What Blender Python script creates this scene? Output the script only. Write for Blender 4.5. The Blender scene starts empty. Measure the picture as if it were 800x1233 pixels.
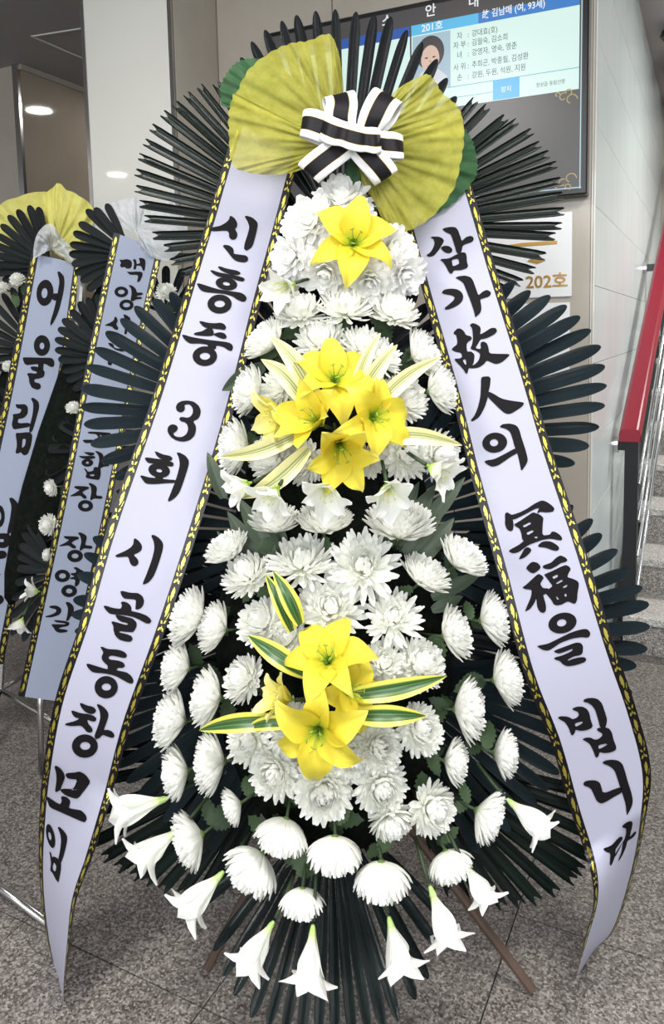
import bpy, bmesh, math, random
from mathutils import Vector, Matrix, geometry, noise
from mathutils.bvhtree import BVHTree
random.seed(7)
SC = bpy.context.scene
COL = SC.collection
V = Vector
rad = math.radians

# ------------------------------------------------------------------ camera
F = 900.0                    # focal length in pixels of the 800x1233 frame
PX, PY = 400.0, 491.0        # principal point
CAMH = 1.4
pitch, roll = rad(5.8), rad(1.23)
fwd = V((0, math.cos(pitch), -math.sin(pitch)))
r0 = V((1, 0, 0)); u0 = V((0, math.sin(pitch), math.cos(pitch)))
cr = r0*math.cos(roll) - u0*math.sin(roll)
cu = u0*math.cos(roll) + r0*math.sin(roll)
CAM = V((0, 0, CAMH))
cd = bpy.data.cameras.new('camera'); co = bpy.data.objects.new('camera', cd); COL.objects.link(co)
cd.sensor_fit = 'VERTICAL'; cd.sensor_height = 36.0; cd.lens = F/1233*36.0
cd.shift_y = -(616.5-PY)/1233; cd.clip_start = .02
m = Matrix((cr, cu, -fwd)).transposed().to_4x4(); m.translation = CAM
co.matrix_world = m
SC.camera = co

# ------------------------------------------------------------------ light
w = bpy.data.worlds.new('daylight'); SC.world = w; w.use_nodes = True
w.node_tree.nodes['Background'].inputs[0].default_value = (0.93, 0.97, 1.0, 1)
w.node_tree.nodes['Background'].inputs[1].default_value = 0.5
SC.view_settings.view_transform = 'Standard'
SC.view_settings.look = 'None'
SC.view_settings.gamma = 1.0
SC.view_settings.use_curve_mapping = False
SC.view_settings.exposure = 0.5
SC.cycles.diffuse_bounces = 8
LAMP_POWER = 42.0            # each unseen LED panel added for soft overhead light
STAIR_FILL = 44.0            # unseen panel added to brighten the stair wall and steps
ENTRANCE_POWER = 95.0        # daylight through the glass entrance behind the photographer
ad = bpy.data.lights.new('entrance_daylight', 'AREA'); ad.shape = 'RECTANGLE'; ad.size = 3.2; ad.size_y = 2.2
ad.energy = ENTRANCE_POWER; ad.color = (0.95, 0.98, 1.0)
ao = bpy.data.objects.new('entrance_daylight', ad); COL.objects.link(ao)
ao.location = (-.6, -2.6, 1.9); ao.rotation_euler = (rad(80), 0, rad(-8))

# ------------------------------------------------------------------ pixel helpers (pixel + distance -> point)
def ray(x, y): return fwd + cr*((x-PX)/F) - cu*((y-PY)/F)
def P(x, y, d):
    r = ray(x, y); return CAM + r*(d/r.y)
def PF(x, y, z=0.0):
    r = ray(x, y); return CAM + r*((z-CAMH)/r.z)
def PP(x, y, o, n):
    r = ray(x, y); return CAM + r*((o-CAM).dot(n)/r.dot(n))
def clamp(a, b, c): return max(b, min(c, a))
def lerp(a, b, t): return a+(b-a)*t
def sm(t): t = clamp(t, 0, 1); return t*t*(3-2*t)

# ------------------------------------------------------------------ materials
MATS = {}
def mat(name, col=(.8,.8,.8), rough=.5, metal=0, spec=.5, emit=0, build=None, sheen=0, alpha=1):
    if name in MATS: return MATS[name]
    mt = bpy.data.materials.new(name); mt.use_nodes = True
    b = mt.node_tree.nodes['Principled BSDF']
    b.inputs['Base Color'].default_value = (*col, 1)
    b.inputs['Roughness'].default_value = rough
    b.inputs['Metallic'].default_value = metal
    b.inputs['Specular IOR Level'].default_value = spec
    if sheen: b.inputs['Sheen Weight'].default_value = sheen
    if emit:
        b.inputs['Emission Color'].default_value = (*col, 1); b.inputs['Emission Strength'].default_value = emit
        b.inputs['Base Color'].default_value = (0, 0, 0, 1)
    if build: build(mt.node_tree, b)
    MATS[name] = mt
    return mt
def nd(nt, t, **k):
    n = nt.nodes.new(t)
    for a, v in k.items():
        if a.startswith('_'): setattr(n, a[1:], v)
        else: n.inputs[a].default_value = v
    return n
def ramp(nt, stops, interp='LINEAR'):
    n = nt.nodes.new('ShaderNodeValToRGB'); e = n.color_ramp.elements; n.color_ramp.interpolation = interp
    while len(e) < len(stops): e.new(.5)
    for i, (p, c) in enumerate(stops): e[i].position = p; e[i].color = (*c, 1)
    return n
def lk(nt, a, ao_, b, bi): nt.links.new(a.outputs[ao_], b.inputs[bi])
def texco(nt, out='Object', scale=None):
    t = nt.nodes.new('ShaderNodeTexCoord')
    if scale is None: return t, out
    mp = nt.nodes.new('ShaderNodeMapping'); mp.inputs['Scale'].default_value = scale
    lk(nt, t, out, mp, 'Vector'); return mp, 'Vector'
def bump(nt, b, src, so, strength=.2, dist=.01):
    bp = nd(nt, 'ShaderNodeBump', Strength=strength, Distance=dist)
    lk(nt, src, so, bp, 'Height'); lk(nt, bp, 'Normal', b, 'Normal')
def noisecol(scale, stops, detail=4, coord='Object', rough=.6, sc3=None, bmp=0, bd=.002):
    def f(nt, b):
        t, o = texco(nt, coord, sc3 or (1, 1, 1))
        n = nd(nt, 'ShaderNodeTexNoise', Scale=scale, Detail=detail, Roughness=rough)
        lk(nt, t, o, n, 'Vector'); r = ramp(nt, stops); lk(nt, n, 'Fac', r, 'Fac'); lk(nt, r, 'Color', b, 'Base Color')
        if bmp: bump(nt, b, n, 'Fac', bmp, bd)
    return f
def granite(stops, scale):
    def f(nt, b):
        t, o = texco(nt, 'Object', (1, 1, 1))
        n1 = nd(nt, 'ShaderNodeTexNoise', Scale=scale, Detail=3, Roughness=.75)
        n2 = nd(nt, 'ShaderNodeTexVoronoi', Scale=scale*.9)
        lk(nt, t, o, n1, 'Vector'); lk(nt, t, o, n2, 'Vector')
        mx = nd(nt, 'ShaderNodeMix', _data_type='FLOAT'); mx.inputs[0].default_value = .42
        nt.links.new(n1.outputs['Fac'], mx.inputs[2]); 
        hs = nt.nodes.new('ShaderNodeSeparateColor'); lk(nt, n2, 'Color', hs, 'Color')
        nt.links.new(hs.outputs[0], mx.inputs[3])
        r = ramp(nt, stops); nt.links.new(mx.outputs[0], r.inputs[0]); lk(nt, r, 'Color', b, 'Base Color')
    return f
def uvramp(axis, stops, interp='LINEAR', jit=None):
    def f(nt, b):
        t = nt.nodes.new('ShaderNodeTexCoord'); s = nt.nodes.new('ShaderNodeSeparateXYZ'); lk(nt, t, 'UV', s, 'Vector')
        r = ramp(nt, stops, interp); lk(nt, s, axis, r, 'Fac'); lk(nt, r, 'Color', b, 'Base Color')
        if jit:
            wv = nd(nt, 'ShaderNodeTexWave', Scale=jit[0], Distortion=.6); wv.wave_type = 'BANDS'; wv.bands_direction = 'X'
            lk(nt, t, 'UV', wv, 'Vector'); bump(nt, b, wv, 'Fac', jit[1], .002)
    return f
def leafmat(c1, c2, veins, vs):
    def f(nt, b):
        oi = nt.nodes.new('ShaderNodeObjectInfo')
        r = ramp(nt, [(0, c1), (1, c2)]); lk(nt, oi, 'Random', r, 'Fac'); lk(nt, r, 'Color', b, 'Base Color')
        t = nt.nodes.new('ShaderNodeTexCoord')
        wv = nd(nt, 'ShaderNodeTexWave', Scale=veins, Distortion=.2); wv.bands_direction = 'X'
        lk(nt, t, 'UV', wv, 'Vector'); bump(nt, b, wv, 'Fac', vs, .003)
    return f

M_FLOOR = mat('floor_granite', rough=.42, build=granite([(.26,(.045,.038,.034)),(.42,(.125,.11,.10)),(.58,(.215,.195,.18)),(.76,(.40,.37,.345))], 230))
M_STEP = mat('step_granite', rough=.5, build=granite([(.28,(.07,.063,.055)),(.45,(.22,.20,.18)),(.6,(.36,.335,.31)),(.75,(.62,.59,.55))], 260))  # riser copy of the stair granite, its shade put into the colour
M_TREAD = mat('tread_granite', rough=.45, build=granite([(.28,(.2,.19,.175)),(.45,(.43,.41,.385)),(.6,(.58,.56,.53)),(.75,(.78,.76,.72))], 260))  # tread copy of the same granite, light from above put into the colour
M_GROUT = mat('grout', (.035,.033,.032), .9)
M_BEIGE = mat('beige_panel', rough=.16, build=noisecol(2.5, [(.3,(.40,.36,.31)),(.7,(.47,.43,.37))]))
M_BROWN = mat('brown_panel', rough=.06, build=noisecol(2.0, [(.3,(.33,.275,.215)),(.7,(.39,.33,.265))]))
M_CREAM = mat('cream_panel', rough=.035, build=noisecol(1.6, [(.3,(.70,.69,.64)),(.7,(.76,.75,.70))]))
M_JOINT = mat('joint_dark', (.12,.11,.10), .8)
M_STEEL = mat('steel_trim', (.62,.61,.6), .22, 1)
M_TILE = mat('white_marble_tile', rough=.22, build=noisecol(5, [(.2,(.72,.81,.80)),(.8,(.83,.91,.90))], sc3=(1,1,.15)))
M_CEIL = mat('ceiling_paint', (.36,.335,.325), .85)
M_WHITEPL = mat('white_acrylic', (.85,.86,.87), .25)
M_GOLDL = mat('gold_lettering', (.62,.37,.10), .3, .8)
M_BLACKM = mat('black_metal', (.012,.012,.014), .35)
M_RED = mat('red_handrail', (.27,.012,.03), .35)
M_CHROME = mat('chrome', (.75,.75,.76), .18, 1)
M_TVB = mat('tv_bezel', (.008,.008,.01), .3)
M_WOODLEG = mat('stained_wood', rough=.6, build=noisecol(9, [(.3,(.055,.032,.022)),(.7,(.11,.068,.05))], sc3=(1,1,.1)))
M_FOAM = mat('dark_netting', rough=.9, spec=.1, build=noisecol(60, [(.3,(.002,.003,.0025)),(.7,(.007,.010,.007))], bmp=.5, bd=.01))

M_PALMR = mat('palm_blue_black', rough=.42, spec=.3, build=leafmat((.013,.022,.027), (.021,.034,.040), 26, .6))
M_PALMF = mat('palm_green_black', rough=.24, spec=.3, build=leafmat((.0025,.0065,.0045), (.0045,.0105,.0075), 6, .3))
M_PALMB = mat('palm_bottom', rough=.26, spec=.45, build=leafmat((.003,.008,.008), (.006,.012,.012), 14, .4))
M_PALMT = mat('palm_top', rough=.38, spec=.22, build=leafmat((.0035,.005,.0065), (.006,.0085,.0105), 10, .4))
M_PALMX = mat('palm_far', rough=.5, spec=.2, build=leafmat((.005,.007,.008), (.011,.015,.016), 14, .3))
M_STALK = mat('palm_stalk', (.03,.045,.03), .5)

def thin(mt, amt, nrm=False):
    """light passes through thin petals"""
    nt = mt.node_tree; b = nt.nodes['Principled BSDF']; out = nt.nodes['Material Output']
    tl = nt.nodes.new('ShaderNodeBsdfTranslucent'); mx = nt.nodes.new('ShaderNodeMixShader'); mx.inputs[0].default_value = amt
    c = b.inputs['Base Color'].links[0].from_socket; nt.links.new(c, tl.inputs['Color'])
    lk(nt, b, 0, mx, 1); lk(nt, tl, 0, mx, 2); lk(nt, mx, 0, out, 0); return mt
M_MUM = mat('chrysanthemum_white', rough=.6, spec=.25, build=uvramp('Y', [(0,(.82,.85,.66)),(.22,(.92,.93,.87)),(1,(.95,.95,.925))]))
M_SILK = mat('silk_white', rough=.7, spec=.15, build=uvramp('Y', [(0,(.90,.90,.86)),(1,(.965,.965,.96))]))
for m_ in (M_MUM, M_SILK): thin(m_, .33)
M_CALYX = mat('calyx_green', (.09,.15,.035), .6)
M_STEM = mat('stem_green', (.025,.045,.016), .6)
M_SEPAL = mat('lily_base_green', (.42,.58,.22), .5)
M_MLEAF = mat('chrysanthemum_leaf', rough=.55, build=leafmat((.022,.045,.018), (.045,.085,.03), 5, .3))
M_YLILY = mat('yellow_lily', rough=.5, spec=.3, build=uvramp('Y', [(0,(.25,.40,.03)),(.10,(.58,.60,.03)),(.25,(.80,.66,.045)),(.8,(.82,.70,.07)),(1,(.84,.75,.16))], jit=(9,.3)))
M_YLILYP = mat('pale_yellow_lily', rough=.5, spec=.3, build=uvramp('Y', [(0,(.62,.6,.1)),(.3,(.85,.76,.12)),(1,(.90,.86,.42))], jit=(7,.12)))
M_WLILY = mat('white_lily', rough=.5, spec=.3, build=uvramp('Y', [(0,(.45,.68,.12)),(.10,(.68,.80,.35)),(.25,(.90,.92,.84)),(1,(.93,.93,.92))], jit=(6,.08)))
for m_ in (M_YLILY, M_YLILYP, M_WLILY): thin(m_, .28)
M_THROAT = mat('lily_throat', (.22,.36,.03), .5)
M_STAMEN = mat('lily_stamen', (.72,.66,.22), .5)
M_VAR = mat('variegated_leaf', rough=.38, build=uvramp('X', [(0,(.72,.68,.10)),(.17,(.74,.70,.12)),(.24,(.05,.13,.03)),(.36,(.022,.075,.02)),(.42,(.10,.19,.05)),(.48,(.02,.07,.02)),(.60,(.03,.09,.025)),(.65,(.12,.2,.06)),(.74,(.03,.09,.02)),(.80,(.74,.70,.12)),(1,(.72,.68,.10))]))
M_VARP = mat('pale_variegated_leaf', rough=.45, build=uvramp('X', [(0,(.78,.74,.38)),(.25,(.76,.72,.33)),(.31,(.24,.28,.1)),(.37,(.66,.64,.3)),(.45,(.13,.19,.08)),(.52,(.60,.58,.26)),(.58,(.16,.21,.08)),(.66,(.7,.67,.33)),(1,(.78,.74,.38))]))
M_BROAD = mat('broad_leaf_green', rough=.45, build=leafmat((.045,.065,.04), (.065,.09,.055), 8, .2))

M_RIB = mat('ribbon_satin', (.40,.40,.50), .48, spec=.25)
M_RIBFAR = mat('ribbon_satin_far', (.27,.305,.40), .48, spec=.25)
M_BORD = mat('ribbon_border', (.006,.005,.006), .3, spec=.3)
M_GOLD = mat('gold_foil', (.56,.47,.08), .3, .75)
M_INK = mat('printed_ink', (.006,.005,.006), .7, spec=.15)
M_BOW = mat('bow_ribbon', rough=.5, spec=.2, build=uvramp('X', [(0,(.86,.86,.87)),(.245,(.86,.86,.87)),(.25,(.7,.5,.2)),(.262,(.7,.5,.2)),(.267,(.008,.007,.009)),(.733,(.008,.007,.009)),(.738,(.7,.5,.2)),(.75,(.7,.5,.2)),(.755,(.86,.86,.87)),(1,(.86,.86,.87))], 'CONSTANT'))

def tulle(name, c1, c2, tr):
    mt = bpy.data.materials.new(name); mt.use_nodes = True; nt = mt.node_tree; nt.nodes.clear()
    out = nt.nodes.new('ShaderNodeOutputMaterial')
    t, o = texco(nt, 'UV', (1.6, .8, 1))
    n = nd(nt, 'ShaderNodeTexNoise', Scale=9, Detail=6, Roughness=.7); lk(nt, t, o, n, 'Vector')
    r = ramp(nt, [(.3, c1), (.7, c2)]); lk(nt, n, 'Fac', r, 'Fac')
    d = nt.nodes.new('ShaderNodeBsdfDiffuse'); tl = nt.nodes.new('ShaderNodeBsdfTranslucent'); tp = nt.nodes.new('ShaderNodeBsdfTransparent')
    lk(nt, r, 'Color', d, 'Color'); lk(nt, r, 'Color', tl, 'Color')
    bp = nd(nt, 'ShaderNodeBump', Strength=.25, Distance=.004); lk(nt, n, 'Fac', bp, 'Height'); lk(nt, bp, 'Normal', d, 'Normal')
    m1 = nt.nodes.new('ShaderNodeMixShader'); m1.inputs[0].default_value = .35; lk(nt, d, 0, m1, 1); lk(nt, tl, 0, m1, 2)
    m2 = nt.nodes.new('ShaderNodeMixShader'); m2.inputs[0].default_value = tr; lk(nt, m1, 0, m2, 1); lk(nt, tp, 0, m2, 2)
    lk(nt, m2, 0, out, 0); return mt
M_TUY = tulle('tulle_yellow', (.37,.355,.055), (.54,.515,.115), .18)
M_TUYF = tulle('tulle_pale_yellow', (.70,.66,.14), (.86,.82,.28), .12)
M_TUG = tulle('tulle_green', (.045,.12,.055), (.08,.18,.085), .10)
M_TUW = tulle('tulle_white', (.62,.65,.68), (.80,.82,.85), .22)

# ------------------------------------------------------------------ mesh helpers
def link(name, me, mt, parent=None):
    o = bpy.data.objects.new(name, me); COL.objects.link(o)
    if mt is not None and me is not None and not me.materials: me.materials.append(mt)
    if parent is not None: o.parent = parent
    return o
def mesh(name, vs, fs, uvs=None, smooth=False):
    me = bpy.data.meshes.new(name); me.from_pydata([tuple(v) for v in vs], [], fs)
    if uvs:
        l = me.uv_layers.new(name='UVMap')
        for lp in me.loops: l.data[lp.index].uv = uvs[lp.vertex_index]
    if smooth: me.polygons.foreach_set('use_smooth', [True]*len(me.polygons))
    me.update(); return me
def obj(name, vs, fs, mt, parent=None, uvs=None, smooth=False): return link(name, mesh(name, vs, fs, uvs, smooth), mt, parent)
def grid(fn, nu, nv, base=0):
    vs, fs, uv = [], [], []
    for j in range(nv+1):
        for i in range(nu+1):
            u, v = i/nu, j/nv; vs.append(fn(u, v)); uv.append((u, v))
    for j in range(nv):
        for i in range(nu):
            a = base+j*(nu+1)+i; fs.append((a, a+1, a+nu+2, a+nu+1))
    return vs, fs, uv
class MB:
    def __init__(s): s.v, s.f, s.u = [], [], []
    def grid(s, fn, nu, nv):
        v, f, u = grid(fn, nu, nv, len(s.v)); s.v += v; s.f += f; s.u += u
    def tube(s, pts, rs, n=7, cap=True):
        b = len(s.v); k = len(pts)
        for i, p in enumerate(pts):
            t = (V(pts[min(i+1, k-1)])-V(pts[max(i-1, 0)])).normalized()
            a = t.orthogonal().normalized() if i == 0 else (a_ - t*a_.dot(t)).normalized()
            a_ = a; c = t.cross(a); r = rs[i] if isinstance(rs, (list, tuple)) else rs
            for j in range(n):
                an = 2*math.pi*j/n; s.v.append(V(p)+a*(math.cos(an)*r)+c*(math.sin(an)*r)); s.u.append((j/n, i/max(1, k-1)))
        for i in range(k-1):
            for j in range(n):
                j2 = (j+1) % n; s.f.append((b+i*n+j, b+i*n+j2, b+(i+1)*n+j2, b+(i+1)*n+j))
        if cap:
            s.f.append(tuple(b+j for j in reversed(range(n)))); s.f.append(tuple(b+(k-1)*n+j for j in range(n)))
    def box(s, o, ex, ey, ez):          # corner + three edge vectors
        b = len(s.v); o, ex, ey, ez = V(o), V(ex), V(ey), V(ez)
        for k in (0, 1):
            for j in (0, 1):
                for i in (0, 1): s.v.append(o+ex*i+ey*j+ez*k); s.u.append((i, j))
        for q in ((0,2,3,1),(4,5,7,6),(0,1,5,4),(2,6,7,3),(0,4,6,2),(1,3,7,5)): s.f.append(tuple(b+x for x in q))
    def poly(s, pts):
        b = len(s.v); s.v += [V(p) for p in pts]; s.u += [(0, 0)]*len(pts); s.f.append(tuple(range(b, b+len(pts))))
    def prism(s, pts, d):
        d = V(d); n = len(pts); b = len(s.v); s.v += [V(p) for p in pts]+[V(p)+d for p in pts]; s.u += [(0, 0)]*(2*n)
        s.f.append(tuple(range(b, b+n))); s.f.append(tuple(b+n+i for i in reversed(range(n))))
        for i in range(n): j = (i+1) % n; s.f.append((b+i, b+n+i, b+n+j, b+j))
    def mesh(s, name, smooth=False, fix=False):
        me = mesh(name, s.v, s.f, s.u, smooth)
        if fix:
            bm = bmesh.new(); bm.from_mesh(me); bmesh.ops.recalc_face_normals(bm, faces=bm.faces); bm.to_mesh(me); bm.free()
        return me
    def build(s, name, mt, parent=None, smooth=False, fix=True): return link(name, s.mesh(name, smooth, fix), mt, parent)
def tag(o, label, cat, group=None, kind=None):
    if label: o['label'] = label
    if cat: o['category'] = cat
    if group: o['group'] = group
    if kind: o['kind'] = kind
    return o
def empty(name, loc=(0, 0, 0), mtx=None):
    o = bpy.data.objects.new(name, None); COL.objects.link(o); o.empty_display_size = .02
    if mtx is not None: o.matrix_world = mtx
    else: o.location = loc
    return o
def struct(o, label=None):
    o['kind'] = 'structure'
    if label: o['label'] = label
    return o
def bevel(o, w_, seg=1):
    b = o.modifiers.new('bevel', 'BEVEL'); b.width = w_; b.segments = seg; b.limit_method = 'ANGLE'; return o
def frame(axis_z, up=V((0, 0, 1)), roll_=0):
    z = axis_z.normalized(); x = up.cross(z)
    if x.length < 1e-4: x = V((1, 0, 0)).cross(z)
    x.normalize(); y = z.cross(x)
    if roll_: x, y = x*math.cos(roll_)+y*math.sin(roll_), y*math.cos(roll_)-x*math.sin(roll_)
    return x, y, z
def mtx(loc, x, y, z, s=(1, 1, 1)):
    mm = Matrix((x*s[0], y*s[1], z*s[2])).transposed().to_4x4(); mm.translation = loc; return mm

# ================================================================== the room
A_W = rad(24); A_S = rad(27.0)
HC = 3.0
dl = V((-math.cos(A_W), math.sin(A_W), 0))            # along the back wall, away from the stair corner
nW = V((-math.sin(A_W), -math.cos(A_W), 0))           # out of the back wall into the hall
ds = V((math.sin(A_S), math.cos(A_S), 0))             # along the stair wall, away from the hall
nS = V((math.cos(A_S), -math.sin(A_S), 0))            # out of the stair wall towards the stairs
Z3 = V((0, 0, 1))
W0 = P(715, 400, 2.62); W0.z = 0
def sW(x, y): return (PP(x, y, W0, nW)-W0).dot(dl)

# floor: granite slabs laid along the stair wall
TS = .53
fo = obj('floor', [V((-7, -5, -.03)), V((7, -5, -.03)), V((7, 10, -.03)), V((-7, 10, -.03))], [(0, 1, 2, 3)], M_GROUT)
struct(fo, 'grey brown speckled granite floor slabs')
J0 = PF(579, 1230)
tile_me = MB(); g = .0016
tile_me.box(V((g, g, -.03)), V((TS-2*g, 0, 0)), V((0, TS-2*g, 0)), V((0, 0, .03)))
tme = tile_me.mesh('slab', fix=True); tme.materials.append(M_FLOOR)
for i in range(-12, 8):
    for j in range(-5, 13):
        o = J0 + V((ds.y, -ds.x, 0))*(i*TS) + ds*(j*TS-.22)
        c = o + V((ds.y, -ds.x, 0))*(TS/2) + ds*(TS/2)
        if c.y < .6 or c.y > 6.4 or abs(c.x+.3) > .85*c.y+1.2: continue
        if (c-W0).dot(nS) < .9 and (c-W0).dot(nS) > .1 and (c-W0).dot(ds) > 1.2: continue
        t = link('floor_slab', tme, None, fo)
        t.matrix_world = mtx(o, V((ds.y, -ds.x, 0)), ds, Z3)

# back wall with floor-to-ceiling panels
E_ = W0 + dl*sW(262, 100)                              # where the column meets the wall
b = MB(); b.box(W0-nW*.05-dl*.0, dl*(sW(262, 60)+.4), -nW*.1, Z3*HC)
wb = struct(b.build('wall_back', M_JOINT), 'beige glossy panel wall behind the wreath and the screen')
edges = [0, sW(712, 300), .50, sW(400, 20), sW(262, 60), sW(262, 60)+.4]
for a, c in zip(edges[:-1], edges[1:]):
    b = MB(); b.box(W0+dl*(a+.0018), dl*(c-a-.0036), -nW*.05, Z3*HC)
    bevel(b.build('wall_panel', M_BEIGE, wb), .002)

# stair wall with marble tiles
b = MB(); b.box(W0+dl*.0-nS*.12+ds*.005, ds*6.0, nS*.11, Z3*4.2)
ws = struct(b.build('wall_right', M_JOINT), 'pale green white marble wall rising beside the stairs')
zc = [PP(722, y, W0, nS).z for y in (55, 160, 252, 346, 437)]
TH = (zc[0]-zc[-1])/4; z0 = zc[2]
tb = MB(); tb.box(V((.0012, 0, .0012)), V((.62-.0024, 0, 0)), V((0, .012, 0)), V((0, 0, TH-.0024)))
tme = tb.mesh('marble_tile', fix=True); tme.materials.append(M_TILE)
for k in range(-8, 12):
    for i in range(0, 7):
        zz = z0+k*TH
        if zz < -TH or zz > 3.8: continue
        t = link('wall_tile', tme, None, ws); x0 = i*.62-(.40 if k % 2 else .0)
        f0 = max(0, -x0)/.62
        t.matrix_world = mtx(W0 - nS*.012 + ds*(x0+f0*.62+.004) + Z3*zz, ds*(1-f0), nS, Z3)
b = MB(); b.box(W0+Z3*0-nS*.012-nW*.0, dl*-.012, -nW*.02, Z3*HC)
struct(b.build('trim_1', M_CREAM), 'narrow cream edge strip at the wall corner')

# ceiling
b = MB(); b.box(V((-7, -3.2, HC)), V((14, 0, 0)), V((0, 11, 0)), V((0, 0, .1)))
ce = b.build('ceiling', M_CEIL); struct(ce, 'grey brown painted ceiling')

# column in front of the back wall
dcol = .312
C0 = E_ + nW*dcol                                       # front corner on the TV side
wcol = .42
b = MB(); b.box(C0, dl*wcol, -nW*(dcol+.0), Z3*HC)
col = struct(b.build('wall_column', M_JOINT), 'cream faced square column beside the back wall')
b = MB(); b.box(C0+dl*.012+nW*.0, dl*(wcol-.024), nW*.006, Z3*HC); b.build('front_panel', M_CREAM, col)
b = MB(); b.box(C0-nW*.012, dl*-.005, -nW*(dcol-.016), Z3*HC); b.build('side_panel', M_BEIGE, col)
for s in (0, 1):
    b = MB(); b.box(C0+dl*(s*(wcol-.011)-(0 if s else .006)), dl*.017, nW*.008, Z3*HC); b.build('steel_edge', M_STEEL, col)

# far left: corner of the corridor with brown and beige panels
K = PP(20, 78, V((0, 0, HC)), Z3)
K.z = 0
b = MB(); b.box(K+ds*.005-dl*.0, ds*3.2, dl*.05, Z3*HC)
wl = struct(b.build('wall_left', M_JOINT), 'brown glossy panel wall of the corridor beyond the column')
nK = V((ds.y, -ds.x, 0))
for z1, z2 in ((0, .9), (.9, 2.12), (2.12, HC)):
    for i in range(3):
        b = MB(); b.box(K+nK*.0+ds*(i*1.1+.003)+Z3*(z1+.0015), ds*1.094, nK*.015, Z3*(z2-z1-.003)); b.build('wall_panel', M_BROWN, wl)
b = MB(); b.box(K-nW*.0, dl*5.0, -nW*.05, Z3*HC)
wf = struct(b.build('wall_far', M_BEIGE), 'pale beige wall face next to the brown corridor panels')
b = MB(); b.box(K-dl*.02, dl*.04, nW*.02, Z3*HC); struct(b.build('trim_2', M_STEEL), 'steel corner strip between brown and beige corridor panels')
b = MB(); b.box(K+nK*.015+Z3*(HC-.03), ds*3.2, nK*.02, Z3*.03)
struct(b.build('trim_3', M_BEIGE), 'slim cornice strip above the brown corridor panels')
hp = [PP(x, y, V((0, 0, HC)), Z3) for x, y in ((37, 43), (112, 31), (150, 90), (90, 66))]
b = MB()
for i in range(4):
    a, c = hp[i], hp[(i+1) % 4]; d = (c-a).normalized()*.008; n_ = Z3.cross(d)
    b.box(a-Z3*.006, c-a, n_, Z3*.006)
b.build('access_hatch_edge', M_CREAM, ce)

# stairs along the marble wall
S0 = PF(790, 790); bs = (S0-W0).dot(ds)
so = W0 + ds*bs + nS*.06
st = empty('staircase', so); struct(st, 'speckled granite stair flight beside the marble wall')
for i in range(9):
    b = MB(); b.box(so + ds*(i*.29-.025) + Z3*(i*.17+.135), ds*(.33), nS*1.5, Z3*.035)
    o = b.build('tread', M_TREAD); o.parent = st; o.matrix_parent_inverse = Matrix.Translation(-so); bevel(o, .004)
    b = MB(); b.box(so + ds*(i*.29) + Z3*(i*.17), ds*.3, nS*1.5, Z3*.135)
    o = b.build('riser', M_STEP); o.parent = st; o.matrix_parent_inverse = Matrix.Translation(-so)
# wall beyond the stairs
b = MB(); b.box(W0+ds*(bs+2.9)+nS*0, nS*3.0, ds*.1, Z3*4.4)
struct(b.build('wall_stair', M_BEIGE), 'beige wall at the head of the stairs')

# stair railing
pb = PF(757, 775); slope = .17/.29
rl = empty('stair_railing', pb)
tag(rl, 'black metal stair railing with a red handrail and chrome rods', 'railing')
def rp(o): o.parent = rl; o.matrix_parent_inverse = Matrix.Translation(-pb); return o
ptop = .985; pw = .055
b = MB(); b.box(pb-nS*(pw/2)-ds*(pw/2), nS*pw, ds*pw, Z3*ptop); rp(b.build('post', M_BLACKM))
up_ = (V((math.sin(rad(28.5)), math.cos(rad(28.5)), 0))+Z3*slope)
b = MB(); b.prism([pb+nS*x+Z3*(ptop+z)-ds*.12-Z3*(.12*slope) for x, z in ((-.04,0),(.04,0),(.045,.03),(.03,.055),(-.03,.055),(-.045,.03))], up_*3.2); rp(bevel(b.build('handrail', M_RED), .004))
b = MB(); b.box(pb-nS*.02+Z3*(ptop-.04), up_*3.1, nS*.04, Z3*.03); rp(b.build('top_bar', M_BLACKM))
b = MB(); b.box(pb-nS*.02+Z3*.10, up_*3.1, nS*.04, Z3*.04); rp(b.build('bottom_bar', M_BLACKM))
for k in range(4):
    zz = .24+k*.16
    b = MB(); b.tube([pb+Z3*zz+nS*.03, pb+Z3*zz+nS*.03+up_*3.1], .007, 8); rp(b.build('rod', M_CHROME, smooth=True))
for k in (1.5, 3.0):
    b = MB(); b.box(pb+up_*k-nS*.022-ds*.022-Z3*(.0), nS*.044, ds*.044, Z3*ptop); rp(b.build('post', M_BLACKM))
for yy, t in ((.885, 0), (.94, 1.35)):
    q = pb+Z3*yy+(up_*t if t else V())
    gap = (q-W0).dot(nS)
    b = MB(); b.box(q-Z3*.02-ds*.015, -nS*(gap-.004), ds*.03, Z3*.04); br = rp(b.build('wall_bracket', M_BLACKM))
    b = MB(); b.tube([q-nS*(gap-.001), q-nS*(gap-.02)], .034, 14); b.build('bracket_rose', M_CHROME, br)
# stepped stringer of the upper flight, high on the stair wall
zp = [(792, -30), (793, 38), (790, 47), (799, 57), (799, 84), (796, 94), (806, 108), (806, 140), (830, 140), (830, -30)]
pts = [PP(x, y, W0+nS*.02, nS) for x, y in zp]
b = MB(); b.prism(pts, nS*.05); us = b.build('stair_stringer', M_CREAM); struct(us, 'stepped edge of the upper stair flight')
b = MB(); b.prism([PP(x+5, y-2, W0+nS*.08, nS) for x, y in zp], nS*.05); b.build('shadow_gap_board', M_BLACKM, us)  # black sheet added as the darkness beyond the stepped edge

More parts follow.
